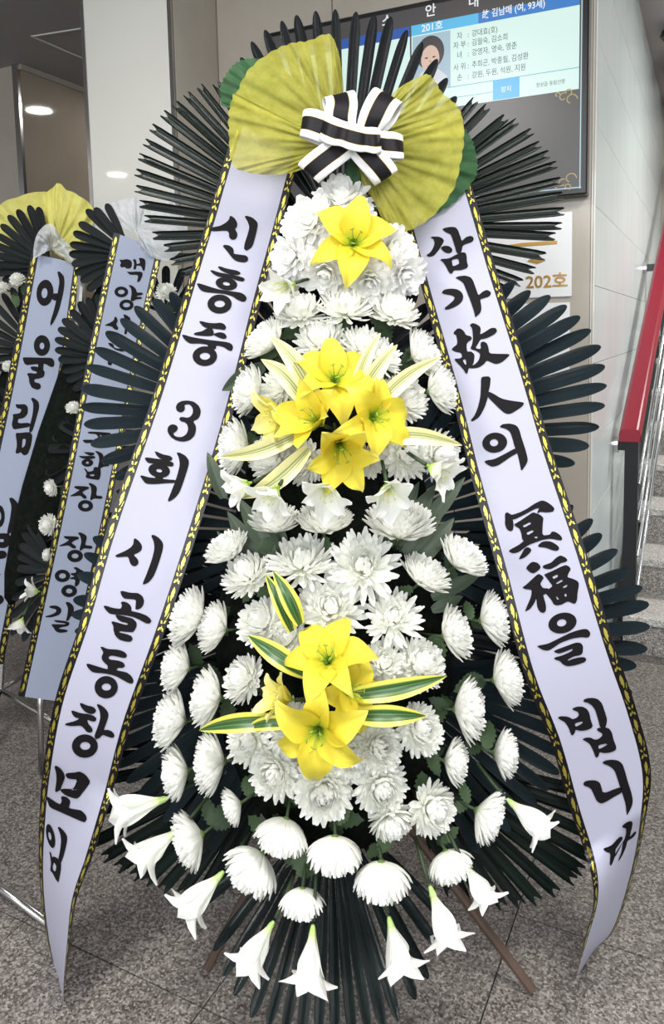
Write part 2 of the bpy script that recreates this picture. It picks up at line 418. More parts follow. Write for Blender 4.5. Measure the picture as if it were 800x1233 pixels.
# ceiling lamps: recessed downlights (two of them mirrored in the glossy panels) and LED panels added as fill light
def downlight(p, label):
    r = empty('ceiling_downlight', p); tag(r, label, 'ceiling light', 'recessed ceiling downlights')
    b = MB()
    def ring(u, v):
        a = u*2*math.pi; rr = .085+.016*v; return V((math.cos(a)*rr, math.sin(a)*rr, -.008*(1-v)-.001))
    b.grid(ring, 24, 3); b.build('rim', M_WHITEPL, r, True, False)
    b = MB(); b.poly([V((math.cos(-i/24*2*math.pi)*.086, math.sin(-i/24*2*math.pi)*.086, -.014)) for i in range(24)])
    b.build('lens', mat('lamp_lens', (1, .97, .92), emit=40), r)
def mirror_lamp(x, y, o, n):
    hit = PP(x, y, o, n); d = ray(x, y).normalized(); rr = d - n*(2*d.dot(n))
    return hit + rr*((HC-hit.z)/rr.z)
l1 = mirror_lamp(47, 131, K+nK*.015, nK); l2 = mirror_lamp(141, 209, C0+nW*.006, nW)
downlight(l1, 'round recessed downlight mirrored in the brown corridor panel')
downlight(l2, 'round recessed downlight mirrored in the cream column')
for i, (x, y) in enumerate(((-1.1, .4), (.9, .3), (2.9, 3.3))):
    r = empty('led_ceiling_panel', (x, y, HC)); tag(r, 'square white LED panel flush in the hall ceiling', 'ceiling light', 'LED ceiling panels')
    b = MB(); b.box(V((-.33, -.33, -.02)), V((.66, 0, 0)), V((0, .66, 0)), V((0, 0, .02))); b.build('panel_frame', M_WHITEPL, r)
    b = MB(); b.box(V((-.3, -.3, -.024)), V((.6, 0, 0)), V((0, .6, 0)), V((0, 0, .004))); b.build('diffuser', mat('panel_diffuser', (1, .98, .96), emit=3), r)
    a = bpy.data.lights.new('panel_light', 'AREA'); a.size = .6; a.energy = LAMP_POWER if i < 2 else STAIR_FILL; a.color = (1, .98, .95)
    ao = bpy.data.objects.new('panel_light', a); COL.objects.link(ao); ao.parent = r; ao.location = (0, 0, -.03)

# ------------------------------------------------------------------ information screen on the back wall
TVO = W0 + nW*.075
def tv(x, y):
    p = PP(x, y, TVO, nW); return (p-TVO).dot(-dl), p.z     # s to the right, z up
sR, zB = tv(707, 233)
sL, zT = tv(322, 40)
zT = max(zT, tv(700, 0)[1]+.06)
scr = empty('information_screen', TVO + dl*(-(sL+sR)/2) + Z3*zB)
tag(scr, 'wall mounted black framed screen showing a funeral notice', 'screen')
def T3(s, z, d=0): return TVO - dl*s + Z3*z + nW*d
def tvp(name, mt, pts, d, parent=None):
    parent = parent or (screen if 'screen' in globals() else scr)
    b = MB(); b.poly([T3(s, z, d) for s, z in pts]); o = b.build(name, mt, fix=False)
    o.parent = parent; o.matrix_parent_inverse = parent.matrix_world.inverted(); return o
bpy.context.view_layer.update()
def rect(a, b_, c, d_): return [(a, c), (b_, c), (b_, d_), (a, d_)]
b = MB(); b.box(T3(sL, zB, -.07), -dl*(sR-sL), nW*.07, Z3*(zT-zB)); o = b.build('housing', M_TVB); o.parent = scr; o.matrix_parent_inverse = scr.matrix_world.inverted(); bevel(o, .004)
bz = .018
screen = tvp('display', mat('scr_dark', (.05, .048, .048), emit=1, rough=.3), rect(sL+bz, sR-bz, zB+bz, zT-bz), .001)
def em(n, c, e=.72): return mat('scr_'+n, c, emit=e, rough=.3)
def q(x0, x1, yref_top, yref_bot):    # two pixel points -> rectangle on the screen
    return None
_, zh1 = tv(700, -8); _, zh0 = tv(698, 6)
sp0, _ = tv(496, 60); sp1, _ = tv(698, 60); _, zp0 = tv(698, 107)
CY = em('cyan', (.66, .86, .80))
tvp('notice_panel', CY, rect(sp0, sp1, zp0, zh0), .0016)
hb = tvp('header_band', em('blue', (.04, .20, .56)), rect(sp0, sp1, zh0, zh1), .0020)
tvp('header_band', em('sky', (.10, .48, .78)), rect(sp0, sp0+(sp1-sp0)*.42, zh0, zh1), .0022)
sl0 = sL+.03
tvp('notice_panel', CY, rect(sl0, sp0-.006, zp0, zh0), .0016)
tvp('header_band', em('navy', (.03, .10, .38)), rect(sl0, sp0-.006, zh0, zh1), .0020)
sph, _ = tv(543, 80); _, zph = tv(543, 106)
# portrait print: plain generic figure
tvp('portrait', em('portrait_bg', (.36, .50, .60)), rect(sp0+.004, sph, zph, zh0-.004), .0022)
pw_ = sph-sp0; pc = (sp0+sph)/2-.002; ph = zh0-zph
def ell(cx, cz, rx, rz, n=24, a0=0, a1=2*math.pi): return [(cx+math.cos(a0+(a1-a0)*i/n)*rx, cz+math.sin(a0+(a1-a0)*i/n)*rz) for i in range(n)]
tvp('portrait_clothing', em('cloth', (.62, .66, .70)), [(pc-pw_*.46, zph+.001), (pc+pw_*.44, zph+.001), (pc+pw_*.42, zph+ph*.22), (pc+pw_*.2, zph+ph*.36), (pc-pw_*.2, zph+ph*.36), (pc-pw_*.42, zph+ph*.22)], .0026)
tvp('portrait_hair', em('hair', (.045, .04, .045)), ell(pc, zph+ph*.66, pw_*.36, ph*.29), .0030)
tvp('portrait_face', em('face', (.66, .47, .37)), ell(pc, zph+ph*.55, pw_*.235, ph*.235), .0034)
for sx_ in (-1, 1): tvp('portrait_eye', em('hair', (.045, .04, .045)), ell(pc+sx_*pw_*.095, zph+ph*.575, pw_*.045, ph*.014, 10), .0037)
tvp('portrait_nose', em('lips', (.45, .28, .22)), ell(pc, zph+ph*.51, pw_*.03, ph*.02, 10), .0037)
tvp('portrait_mouth', em('lips', (.45, .28, .22)), ell(pc, zph+ph*.435, pw_*.09, ph*.016, 12), .0037)
_, zr = tv(699, 81)
LN = em('line', (.10, .42, .50))
tvp('divider_line', LN, rect(sph, sp1, zr-.0012, zr+.0012), .0024)
bx0, _ = tv(594, 108); bx1, _ = tv(626, 108)
tvp('divider_line', LN, rect(sp0, bx0, lerp(zp0, zr, .45)-.001, lerp(zp0, zr, .45)+.001), .0024)
tvp('notice_box', em('box', (.09, .46, .80)), rect(bx0, bx1, zp0+.002, zr-.001), .0028)
for r_ in (rect(sR-bz-.006, sR-bz-.003, zB+bz, zT-bz), rect(sL+bz, sR-bz, zB+bz+.003, zB+bz+.006)):
    tvp('screen_edge_line', em('edge', (.45, .68, .80)), r_, .0018)
GO = em('gold', (.42, .31, .10))
for (cz, sgn) in ((tv(690, 120)[1], 1), (tv(690, 215)[1], -1)):
    for (dx, dz, r1, a0, a1) in ((0, 0, .022, 0, 4.4), (-.026, .012*sgn, .016, 1, 5.6), (-.01, .026*sgn, .014, -1, 3.6), (-.045, .022*sgn, .010, 0, 5)):
        b = MB(); cx = sR-bz-.035+dx
        b.grid(lambda u, v: T3(cx+math.cos(a0+(a1-a0)*u)*(r1*(1-.45*u)-.0035*v), cz+dz+math.sin(a0+(a1-a0)*u)*(r1*(1-.45*u)-.0035*v), .0024), 14, 1)
        b.build('corner_ornament', GO, screen, fix=False)
def text_on(body, s, z, h, mt, parent, place, name='lettering', bold=.0, align='LEFT', extrude=0, sx=1.0):
    c = bpy.data.curves.new('tmp', 'FONT'); c.body = body; c.size = 1; c.align_x = align; c.align_y = 'CENTER'; c.offset = bold; c.extrude = extrude
    c.resolution_u = 3
    o = bpy.data.objects.new('tmp', c); COL.objects.link(o)
    me = bpy.data.meshes.new_from_object(o.evaluated_get(bpy.context.evaluated_depsgraph_get()))
    bpy.data.objects.remove(o); 
    for v in me.vertices: v.co = place(s+v.co.x*h*sx, z+v.co.y*h, v.co.z*h)
    me.materials.clear(); me.materials.append(mt)
    o = bpy.data.objects.new(name, me); COL.objects.link(o)
    if parent: o.parent = parent; o.matrix_parent_inverse = parent.matrix_world.inverted()
    return o
def tvt(body, x, y, hpx, mt, d=.0040, bold=.0, align='LEFT', sx=1.0):
    s, z = tv(x, y); h = hpx*((T3(s, z)-CAM).dot(fwd))/F*1.18
    return text_on(body, s, z, h, mt, screen, lambda a, c, e: T3(a, c, d), bold=bold, align=align, sx=sx)
WH = em('white', (.82, .86, .88)); DK = em('ink', (.03, .05, .06))
tvt('안', 519, 14, 13, WH, bold=.012, align='CENTER'); tvt('내', 571, 3, 13, WH, bold=.012, align='CENTER'); tvt('소', 467, 26, 13, WH, bold=.012, align='CENTER')
tvt('201호', 521, 33, 9.5, WH, bold=.015, align='CENTER')
tvt('故 김남매 (여, 93세)', 581, 19, 9, WH, bold=.015, sx=.84)
rows = [('자', '강대효(호)', 44), ('자 부', '김월숙, 김소희', 55), ('녀', '강영자, 영숙, 영춘', 67), ('사 위', '추희곤, 박종필, 김성환', 81.5), ('손', '강원, 두원, 석원, 지원', 94)]
for a, c, y in rows:
    tvt(a, 554, y, 7.4, DK, align='CENTER', sx=.85); tvt(':', 563.5, y-1.5, 7.4, DK); tvt(c, 568.5, y-2.5, 7.4, DK, sx=.83)
tvt('장지', 610, 108, 6, WH, bold=.01, align='CENTER'); tvt('장상읍 동림선영', 646, 103.5, 5, DK, sx=.85)

# ------------------------------------------------------------------ room plates under the screen
PLO = W0 + nW*.0
def pl(x, y):
    p = PP(x, y, PLO, nW); return (p-PLO).dot(-dl), p.z
def L3(s, z, d=0): return PLO - dl*s + Z3*z + nW*d
s1, z1 = pl(689, 357); s0, _ = pl(585, 357); _, z2 = pl(689, 255)
b = MB(); b.box(L3(s0, z1, 0), -dl*(s1-s0), nW*.012, Z3*(z2-z1)); plt = bevel(b.build('room_number_plate', M_WHITEPL), .002)
tag(plt, 'white acrylic room plate with gold 202호 lettering', 'sign')
bpy.context.view_layer.update()
sa, za = pl(634, 341); 
text_on('202호', sa, za, 19*((L3(sa, za)-CAM).dot(fwd))/F*1.05, M_GOLDL, plt, lambda a, c, e: L3(a, c, .0125+e), bold=.012, extrude=.06, sx=1.02)
def plbar(pts):
    b = MB(); b.prism([L3(*pl(x, y), .0122) for x, y in pts], nW*.004); o = b.build('gold_emblem', M_GOLDL, plt)
plbar([(596, 298), (630, 293), (672, 290), (672, 294), (630, 297), (597, 303)])
plbar([(636, 315), (648, 318), (658, 314), (652, 311), (642, 311)])
s1, z1 = pl(686, 462); s0, _ = pl(585, 462); _, z2 = pl(686, 364)
b = MB(); b.box(L3(s0, z1, 0), -dl*(s1-s0), nW*.01, Z3*(z2-z1))
tag(bevel(b.build('notice_plate', M_WHITEPL), .002), 'blank white plate mounted below the room number plate', 'sign')

# ================================================================== the large wreath
def Yw(x, y): return 1.85 - .00035*y - .04*(x-400)/250
def Yf(x, y): return Yw(x, y) - .06 - .12*max(0, 1-((x-402)/240)**2)

# ---- palm leaflet meshes (unit length along +Y, facing +Z)
def leaf_mesh(kind):
    b = MB()
    if kind == 'round':
        def fn(u, v):
            v = 1-(1-v)**2; x = u*2-1; prof = .22+.78*sm(v/.7) if v < .87 else math.sqrt(max(0, 1-((v-.87)/.13)**2.0))
            prof = max(prof, .03)
            zz = (-.20*(1-abs(x)**1.5) + .03*abs(math.sin(x*math.pi*1.5)))*prof
            return V((x*.5*prof, v, zz))
        b.grid(fn, 6, 20)
    else:                         # channelled leaflet with a notched tip
        def fn(u, v):
            x = u*2-1; prof = .30+.70*sm(v/.6)
            if v > .94: prof *= 1-.12*(v-.94)/.06
            zz = -.34*abs(math.cos(x*math.pi*.5))*prof if abs(x) < .99 else 0
            zz += .34*(abs(x) < .25)*prof*1.05
            vv = v
            if v > .9:
                k = (v-.9)/.1; vv = .9+.1*k*(.45+.75*abs(x)**1.2 if abs(x) < .8 else .80)
            return V((x*.5*prof, vv, zz))
        b.grid(fn, 6, 14)
    return b.mesh('leaflet_'+kind, True)
LEAF = {}
def leaflet(kind, mt):
    k = (kind, mt.name)
    if k not in LEAF:
        me = leaf_mesh(kind); me.materials.append(mt); LEAF[k] = me
    return LEAF[k]
def frond(kind, mt, base, tips, wpx, doff, label, depth=Yw, group='palm fans of the large wreath', arch=.0, tipfwd=0.0):
    d0 = depth(*base)+doff
    B = P(base[0], base[1], d0)
    root = empty('palm_fan', B); tag(root, label, 'palm leaf', group)
    n = len(tips)
    mx = sum(t[0] for t in tips)/n; my = sum(t[1] for t in tips)/n
    for i, t in enumerate(tips):
        # leaflets start a little away from the shared stalk end
        q0 = (lerp(base[0], t[0], .10), lerp(base[1], t[1], .10))
        a = P(q0[0], q0[1], depth(*q0)+doff+(.006 if i % 2 else 0)+random.uniform(-.002, .002))
        e = P(t[0], t[1], depth(*t)+doff-tipfwd+random.uniform(-.006, .006))
        y = (e-a); L = y.length; y.normalize()
        toc = (CAM-(a+e)/2).normalized()
        x = y.cross(toc).normalized(); z = x.cross(y)
        an = random.uniform(-.28, .28)
        x, z = x*math.cos(an)+z*math.sin(an), z*math.cos(an)-x*math.sin(an)
        wd = wpx*d0/F*random.uniform(.92, 1.08)
        o = link('leaflet', leaflet(kind, mt), None, root)
        o.matrix_local = Matrix.Translation(-B) @ mtx(a, x, y, z, (wd, L, wd))
    b = MB(); cx, cy = 402, clamp(base[1], 250, 1000)
    q0 = P(lerp(base[0], mx, .14), lerp(base[1], my, .14), d0+.006)-B
    inward = P(lerp(base[0], cx, .35), lerp(base[1], cy, .35), d0+.03)-B
    b.tube([q0, V(), inward], [.010, .010, .008], 6); b.build('stalk', M_STALK, root, True)
    return root
def fan(base, a0, a1, n, r, rmid=None):
    out = []
    for i in range(n):
        t = i/(n-1); a = rad(lerp(a0, a1, t)); rr = r if rmid is None else lerp(r, rmid, math.sin(math.pi*t))
        out.append((base[0]+math.cos(a)*rr, base[1]-math.sin(a)*rr))
    return out

frond('round', M_PALMT, (412, 288), [(268,102),(278,85),(290,69),(303,50),(319,36),(339,25),(357,18),(380,13),(404,11),(429,14),(451,17),(471,20),(490,36),(509,51),(527,71),(539,94),(550,116)], 13, .03,
      'dark palm fan with rounded leaf tips standing above the bow')
frond('fork', M_PALMF, (380, 280), [(258,97),(238,101),(222,110),(208,122),(193,134),(179,151),(171,169),(164,187),(160,206),(160,226),(165,245),(171,263),(181,284),(195,299),(203,316),(216,330)], 10.8, .05,
      'dark green palm fan with notched leaf tips between bow and cream column')
frond('fork', M_PALMF, (448, 274), [(575,118),(590,126),(612,139),(626,144),(644,156),(654,172),(665,184),(674,197),(679,217),(681,235),(683,254),(680,272),(672,285),(660,309),(647,327),(631,342),(616,353)], 10.8, .05,
      'dark green palm fan with notched leaf tips between bow and screen')
frond('round', M_PALMR, (300, 502), [(205,352),(185,360),(162,369),(145,384),(127,400),(114,420),(104,441),(97,467),(97,490),(101,511),(109,535),(122,556),(138,576)], 15.5, .04,
      'blue black palm fan with rounded tips reaching over the ribbon top under white tulle')
frond('round', M_PALMR, (440, 528), [(620,338),(639,350),(663,356),(683,368),(699,381),(712,397),(724,417),(729,441),(731,464),(729,488),(722,514),(710,537),(693,558),(668,575)], 17, .04,
      'blue black palm fan with rounded tips under the room number plate')
frond('round', M_PALMR, (535, 775), [(640,590),(665,600),(690,608),(714,625),(725,643),(744,662),(759,686),(774,707),(782,727),(783,754),(780,781),(767,802),(762,835),(730,850)], 17, .06,
      'blue grey palm fan with rounded tips in front of the stair railing')
frond('round', M_PALMR, (285, 745), [(170,590),(150,602),(132,625),(112,647),(101,667),(93,692),(88,722),(86,740),(90,760),(98,785),(110,810),(130,830)], 16, .05,
      'dark palm fan with rounded tips low over the ribbon that hangs under white tulle')
frond('fork', M_PALMF, (345, 900), [(96,890),(90,915),(88,945),(92,985),(107,1017),(120,1036),(137,1049),(156,1059),(171,1066),(192,1075),(215,1080),(240,1082),(262,1078)], 15, .055,
      'palm fan with notched tips behind the low end of the numeral 3 ribbon')
frond('fork', M_PALMF, (480, 900), [(732,960),(728,985),(722,1010),(716,1035),(707,1052),(697,1064),(675,1079),(652,1089),(631,1094),(609,1096),(588,1095),(563,1089),(545,1080)], 15, .055,
      'palm fan with notched tips behind the low end of the Chinese character ribbon')
frond('round', M_PALMB, (398, 960), [(238,1092),(257,1145),(269,1175),(282,1199),(302,1226),(322,1240),(342,1248),(362,1252),(383,1255),(404,1256),(425,1254),(445,1248),(463,1240),(480,1230),(501,1204),(516,1179),(528,1140),(536,1105)], 13, .03,
      'dark glossy palm fan hanging down to the floor under the white lilies', tipfwd=.165)
# inner fans seen between the blooms and the ribbons
inner = [('round', M_PALMR, (430, 640), 58, -28, 15, 250, 'blue black palm fan behind the blooms at mid height toward the stair railing'),
         ('round', M_PALMR, (375, 640), 122, 208, 14, 240, 'dark palm fan behind the blooms at mid height toward the neighbouring wreaths'),
         ('round', M_PALMR, (450, 800), 0, -66, 14, 260, 'dark palm fan behind the lower lilies toward the stairs'),
         ('round', M_PALMR, (352, 800), 180, 246, 14, 245, 'dark palm fan behind the lower lilies toward the neighbouring wreaths'),
         ('round', M_PALMT, (410, 470), 60, -20, 11, 150, 'dark palm fan behind the upper lilies toward the room number plate'),
         ('round', M_PALMT, (395, 470), 120, 200, 11, 150, 'dark palm fan behind the upper lilies toward the cream column'),
         ('round', M_PALMT, (385, 740), 148, 222, 13, 215, 'dark palm fan behind the outward-facing blooms toward the neighbouring wreaths'),
         ('round', M_PALMT, (420, 740), 32, -42, 13, 215, 'dark palm fan behind the outward-facing blooms toward the stairs'),
         ('round', M_PALMT, (410, 340), 160, 20, 12, 110, 'dark palm fan behind the silk blooms under the bow')]
for k, (kd, mt, bs_, a0, a1, n, r, lab) in enumerate(inner):
    frond(kd, mt, bs_, fan(bs_, a0, a1, n, r), 15, .012+.004*k, lab)

# ---- easel and flower foam
ez = empty('wreath_easel', PF(402, 1090)); tag(ez, 'brown wooden easel legs carrying the flower foam of the large wreath', 'stand')
bpy.context.view_layer.update(); EZI = ez.matrix_world.inverted()
def er(o): o.parent = ez; o.matrix_parent_inverse = EZI; return o
for top, foot in (((478, 975), (641, 1198)), ((345, 985), (250, 1172))):
    a = P(top[0], top[1], Yw(*top)+.06); f_ = PF(*foot)
    b = MB(); b.tube([a, f_+Z3*.012], [.0105, .0105], 10); er(b.build('leg', M_WOODLEG))
a = P(402, 330, Yw(402, 330)+.09); b = MB(); b.tube([a, V((a.x+.05, 2.32, .012))], .0125, 10); er(b.build('leg', M_WOODLEG))
a = P(402, 300, Yw(402, 300)+.08); c = P(402, 1040, Yw(402, 1040)+.08); b = MB(); b.tube([a, c], .014, 10); er(b.build('spine', M_WOODLEG))
b = MB()
def foam(u, v):
    an = u*2*math.pi; rr = math.sin(v*math.pi); zf = math.cos(v*math.pi)
    hw = 78+100*sm((math.sin(an)*rr+1)/2)
    x = 402+math.cos(an)*rr*hw; y = 660+math.sin(an)*rr*370
    d = lerp(Yw(x, y)+.03, Yf(x, y)+.05, (zf+1)/2)
    return P(x, y, d)
b.grid(foam, 28, 14); er(b.build('flower_foam', M_FOAM, smooth=True))

# ---- ribbons
class Ribbon:
    def __init__(s, name, label, Ls, Rs, depth, W, mw, border=.105, sign=1, group=None):
        n = len(Ls); N = 90
        def cat(pts, t):
            f_ = t*(n-1); i = min(int(f_), n-2); f_ -= i
            g_ = lambda k: V((*pts[clamp(k, 0, n-1)], 0))
            p0, p1, p2, p3 = g_(i-1), g_(i), g_(i+1), g_(i+2)
            return .5*((2*p1)+(p2-p0)*f_+(2*p0-5*p1+4*p2-p3)*f_*f_+(3*p1-p0-3*p2+p3)*f_**3)
        s.rows = []
        for k in range(N+1):
            l, r = cat(Ls, k/N), cat(Rs, k/N); d = depth((l.x+r.x)/2, (l.y+r.y)/2)
            a, c = P(l.x, l.y, d), P(r.x, r.y, d); w_ = (a-c).length
            dd = math.sqrt(max(0, W*W-w_*w_)) if w_ < W else 0
            s.rows.append((P(l.x, l.y, d+sign*dd*.5), P(r.x, r.y, d-sign*dd*.5)))
        s.arc = [0.0]
        for k in range(N): s.arc.append(s.arc[-1]+((s.rows[k+1][0]+s.rows[k+1][1])/2-(s.rows[k][0]+s.rows[k][1])/2).length)
        s.N = N; s.len = s.arc[-1]
        C = (s.rows[N//2][0]+s.rows[N//2][1])/2
        s.root = empty(name, C); tag(s.root, label, 'ribbon', group); s.inv = Matrix.Translation(-C)
        def strip(nm, u0_, u1_, mt, off):
            b = MB(); rows = s.rows
            b.grid(lambda u, v: s.row(lerp(u0_, u1_, u), v*N, off), 12 if u1_-u0_ > .3 else 2, N)
            o = b.build(nm, mt, fix=False, smooth=True); s.add(o); return o
        s.band = strip('white_band', border, 1-border, mw, 0)
        s.bd = [strip('border', 0, border, M_BORD, .0002), strip('border', 1-border, 1, M_BORD, .0002)]
        bm = MB(); bm.grid(lambda u, v: s.row(u, v*N, 0), 16, N)
        s.bvh = BVHTree.FromPolygons([tuple(v) for v in bm.v], bm.f)
        s.border = border; s.W = W
        s.gold(border/2, 0); s.gold(1-border/2, 1)
    def add(s, o): o.parent = s.root; o.matrix_parent_inverse = s.inv; return o
    def row(s, u, k, off):
        i = min(int(k), s.N-1); f_ = k-i
        a = s.rows[i][0].lerp(s.rows[i+1][0], f_); c = s.rows[i][1].lerp(s.rows[i+1][1], f_)
        p = a.lerp(c, u)
        if off:
            n = (c-a).cross((s.rows[i+1][0]+s.rows[i+1][1])-(s.rows[i][0]+s.rows[i][1])).normalized()
            if n.dot(CAM-p) < 0 and (c-a).length > .02: n = -n
            p = p+n*off
        return p
    def at(s, u, l, off):
        l = clamp(l, 0, s.len-1e-5)
        lo, hi = 0, s.N
        while hi-lo > 1:
            m_ = (lo+hi)//2
            if s.arc[m_] <= l: lo = m_
            else: hi = m_
        return s.row(u, lo+(l-s.arc[lo])/max(1e-9, s.arc[lo+1]-s.arc[lo]), off)
    def gold(s, uc, side):
        b = MB(); hw = s.border/2; per = .036*(s.W/.165); l = .01; k = 0
        def shape(u0_, l0, pts):      # pts in units: x across (border half width), y along in metres
            b.poly([s.at(u0_+x*hw, l0+y, .0008) for x, y in pts])
        while l < s.len-.02:
            sg = 1 if k % 2 else -1
            if k % 3 < 2:
                c = per
                shape(uc, l, [(.10*sg, -c*.04), (-.24*sg, c*.12), (-.40*sg, c*.30), (-.28*sg, c*.38), (-.40*sg, c*.52), (-.14*sg, c*.64), (-.10*sg, c*.86), (.14*sg, c*.74), (.30*sg, c*.55), (.36*sg, c*.34), (.26*sg, c*.12)])
                shape(uc, l, [(.55*sg, c*.62), (.72*sg, c*.5), (.62*sg, c*.8), (.3*sg, c*1.0), (.45*sg, c*.8)])
            else:
                c = per
                for (x, y, dx, dy) in ((-.1, .28, -.55, -.2), (.1, .25, .5, -.22), (-.1, .5, -.6, .2), (.15, .5, .5, .22), (0, .36, .0, .3)):
                    px_, py_ = -dy, dx
                    shape(uc, l, [(x, y*c), (x+dx*.5+py_*0+(-dy)*.45, (y+dy*.5)*c+dx*.16*c), (x+dx, (y+dy)*c), (x+dx*.5-(-dy)*.45, (y+dy*.5)*c-dx*.16*c)])
            l += per*.98; k += 1
        b.build('gold_leaf_print', M_GOLD, s.bd[side], fix=False)
    def letters(s, glyphs, name='lettering'):
        for ox, oy, sc_, shapes in glyphs:
            b = MB()
            for sh in shapes:
                if sh[0] == 'o':
                    _, cx, cy, rx, ry, hx, hy, irx, iry, rot = sh
                    c_, s_ = math.cos(rad(rot)), math.sin(rad(rot))
                    def ringf(u, v):
                        a = u*2*math.pi; x = lerp(rx, irx, v)*math.cos(a); y = lerp(ry, iry, v)*math.sin(a)
                        X = lerp(cx, hx, v)+x*c_-y*s_; Y = lerp(cy, hy, v)+x*s_+y*c_
                        return V((ox+X/sc_, oy+Y/sc_, 0))
                    b.grid(ringf, 28, 2)
                else:
                    polys = [chaikin(pl_, 2 if i == 0 else 1) for i, pl_ in enumerate(sh[1:])]
                    pv = [[V((ox+x/sc_, oy+y/sc_, 0)) for x, y in pl_] for pl_ in polys]
                    tris = geometry.tessellate_polygon(pv); flat = [p for pl_ in pv for p in pl_]
                    k0 = len(b.v); b.v += flat; b.u += [(0, 0)]*len(flat); b.f += [tuple(k0+i for i in t) for t in tris]
            bm = bmesh.new()
            vs = [bm.verts.new(v) for v in b.v]
            for f_ in b.f:
                try: bm.faces.new([vs[i] for i in f_])
                except ValueError: pass
            ys = [v.co.y for v in bm.verts]; yy = min(ys)+4
            while yy < max(ys):
                bmesh.ops.bisect_plane(bm, geom=bm.verts[:]+bm.edges[:]+bm.faces[:], plane_co=(0, yy, 0), plane_no=(0, 1, 0)); yy += 4
            for v in bm.verts:
                d = ray(v.co.x, v.co.y).normalized(); hit = s.bvh.ray_cast(CAM, d)
                if hit[0] is None:
                    hit = s.bvh.find_nearest(P(v.co.x, v.co.y, s.root.location.y))
                n = hit[1]; n = -n if n.dot(d) > 0 else n
                v.co = hit[0]+n*.0016
            me = bpy.data.meshes.new(name); bm.to_mesh(me); bm.free(); me.materials.append(M_INK)
            link(name, me, None, s.band)
def chaikin(pts, it):
    for _ in range(it):
        out = []; n = len(pts)
        for i in range(n):
            a, c = pts[i], pts[(i+1) % n]
            k = .2 if it == 2 else .18
            out.append((lerp(a[0], c[0], k), lerp(a[1], c[1], k))); out.append((lerp(a[0], c[0], 1-k), lerp(a[1], c[1], 1-k)))
        pts = out
    return pts
def O(cx, cy, rx, ry, hx, hy, irx, iry, rot=0): return ('o', cx, cy, rx, ry, hx, hy, irx, iry, rot)
def G(*polys): return ('p',)+polys

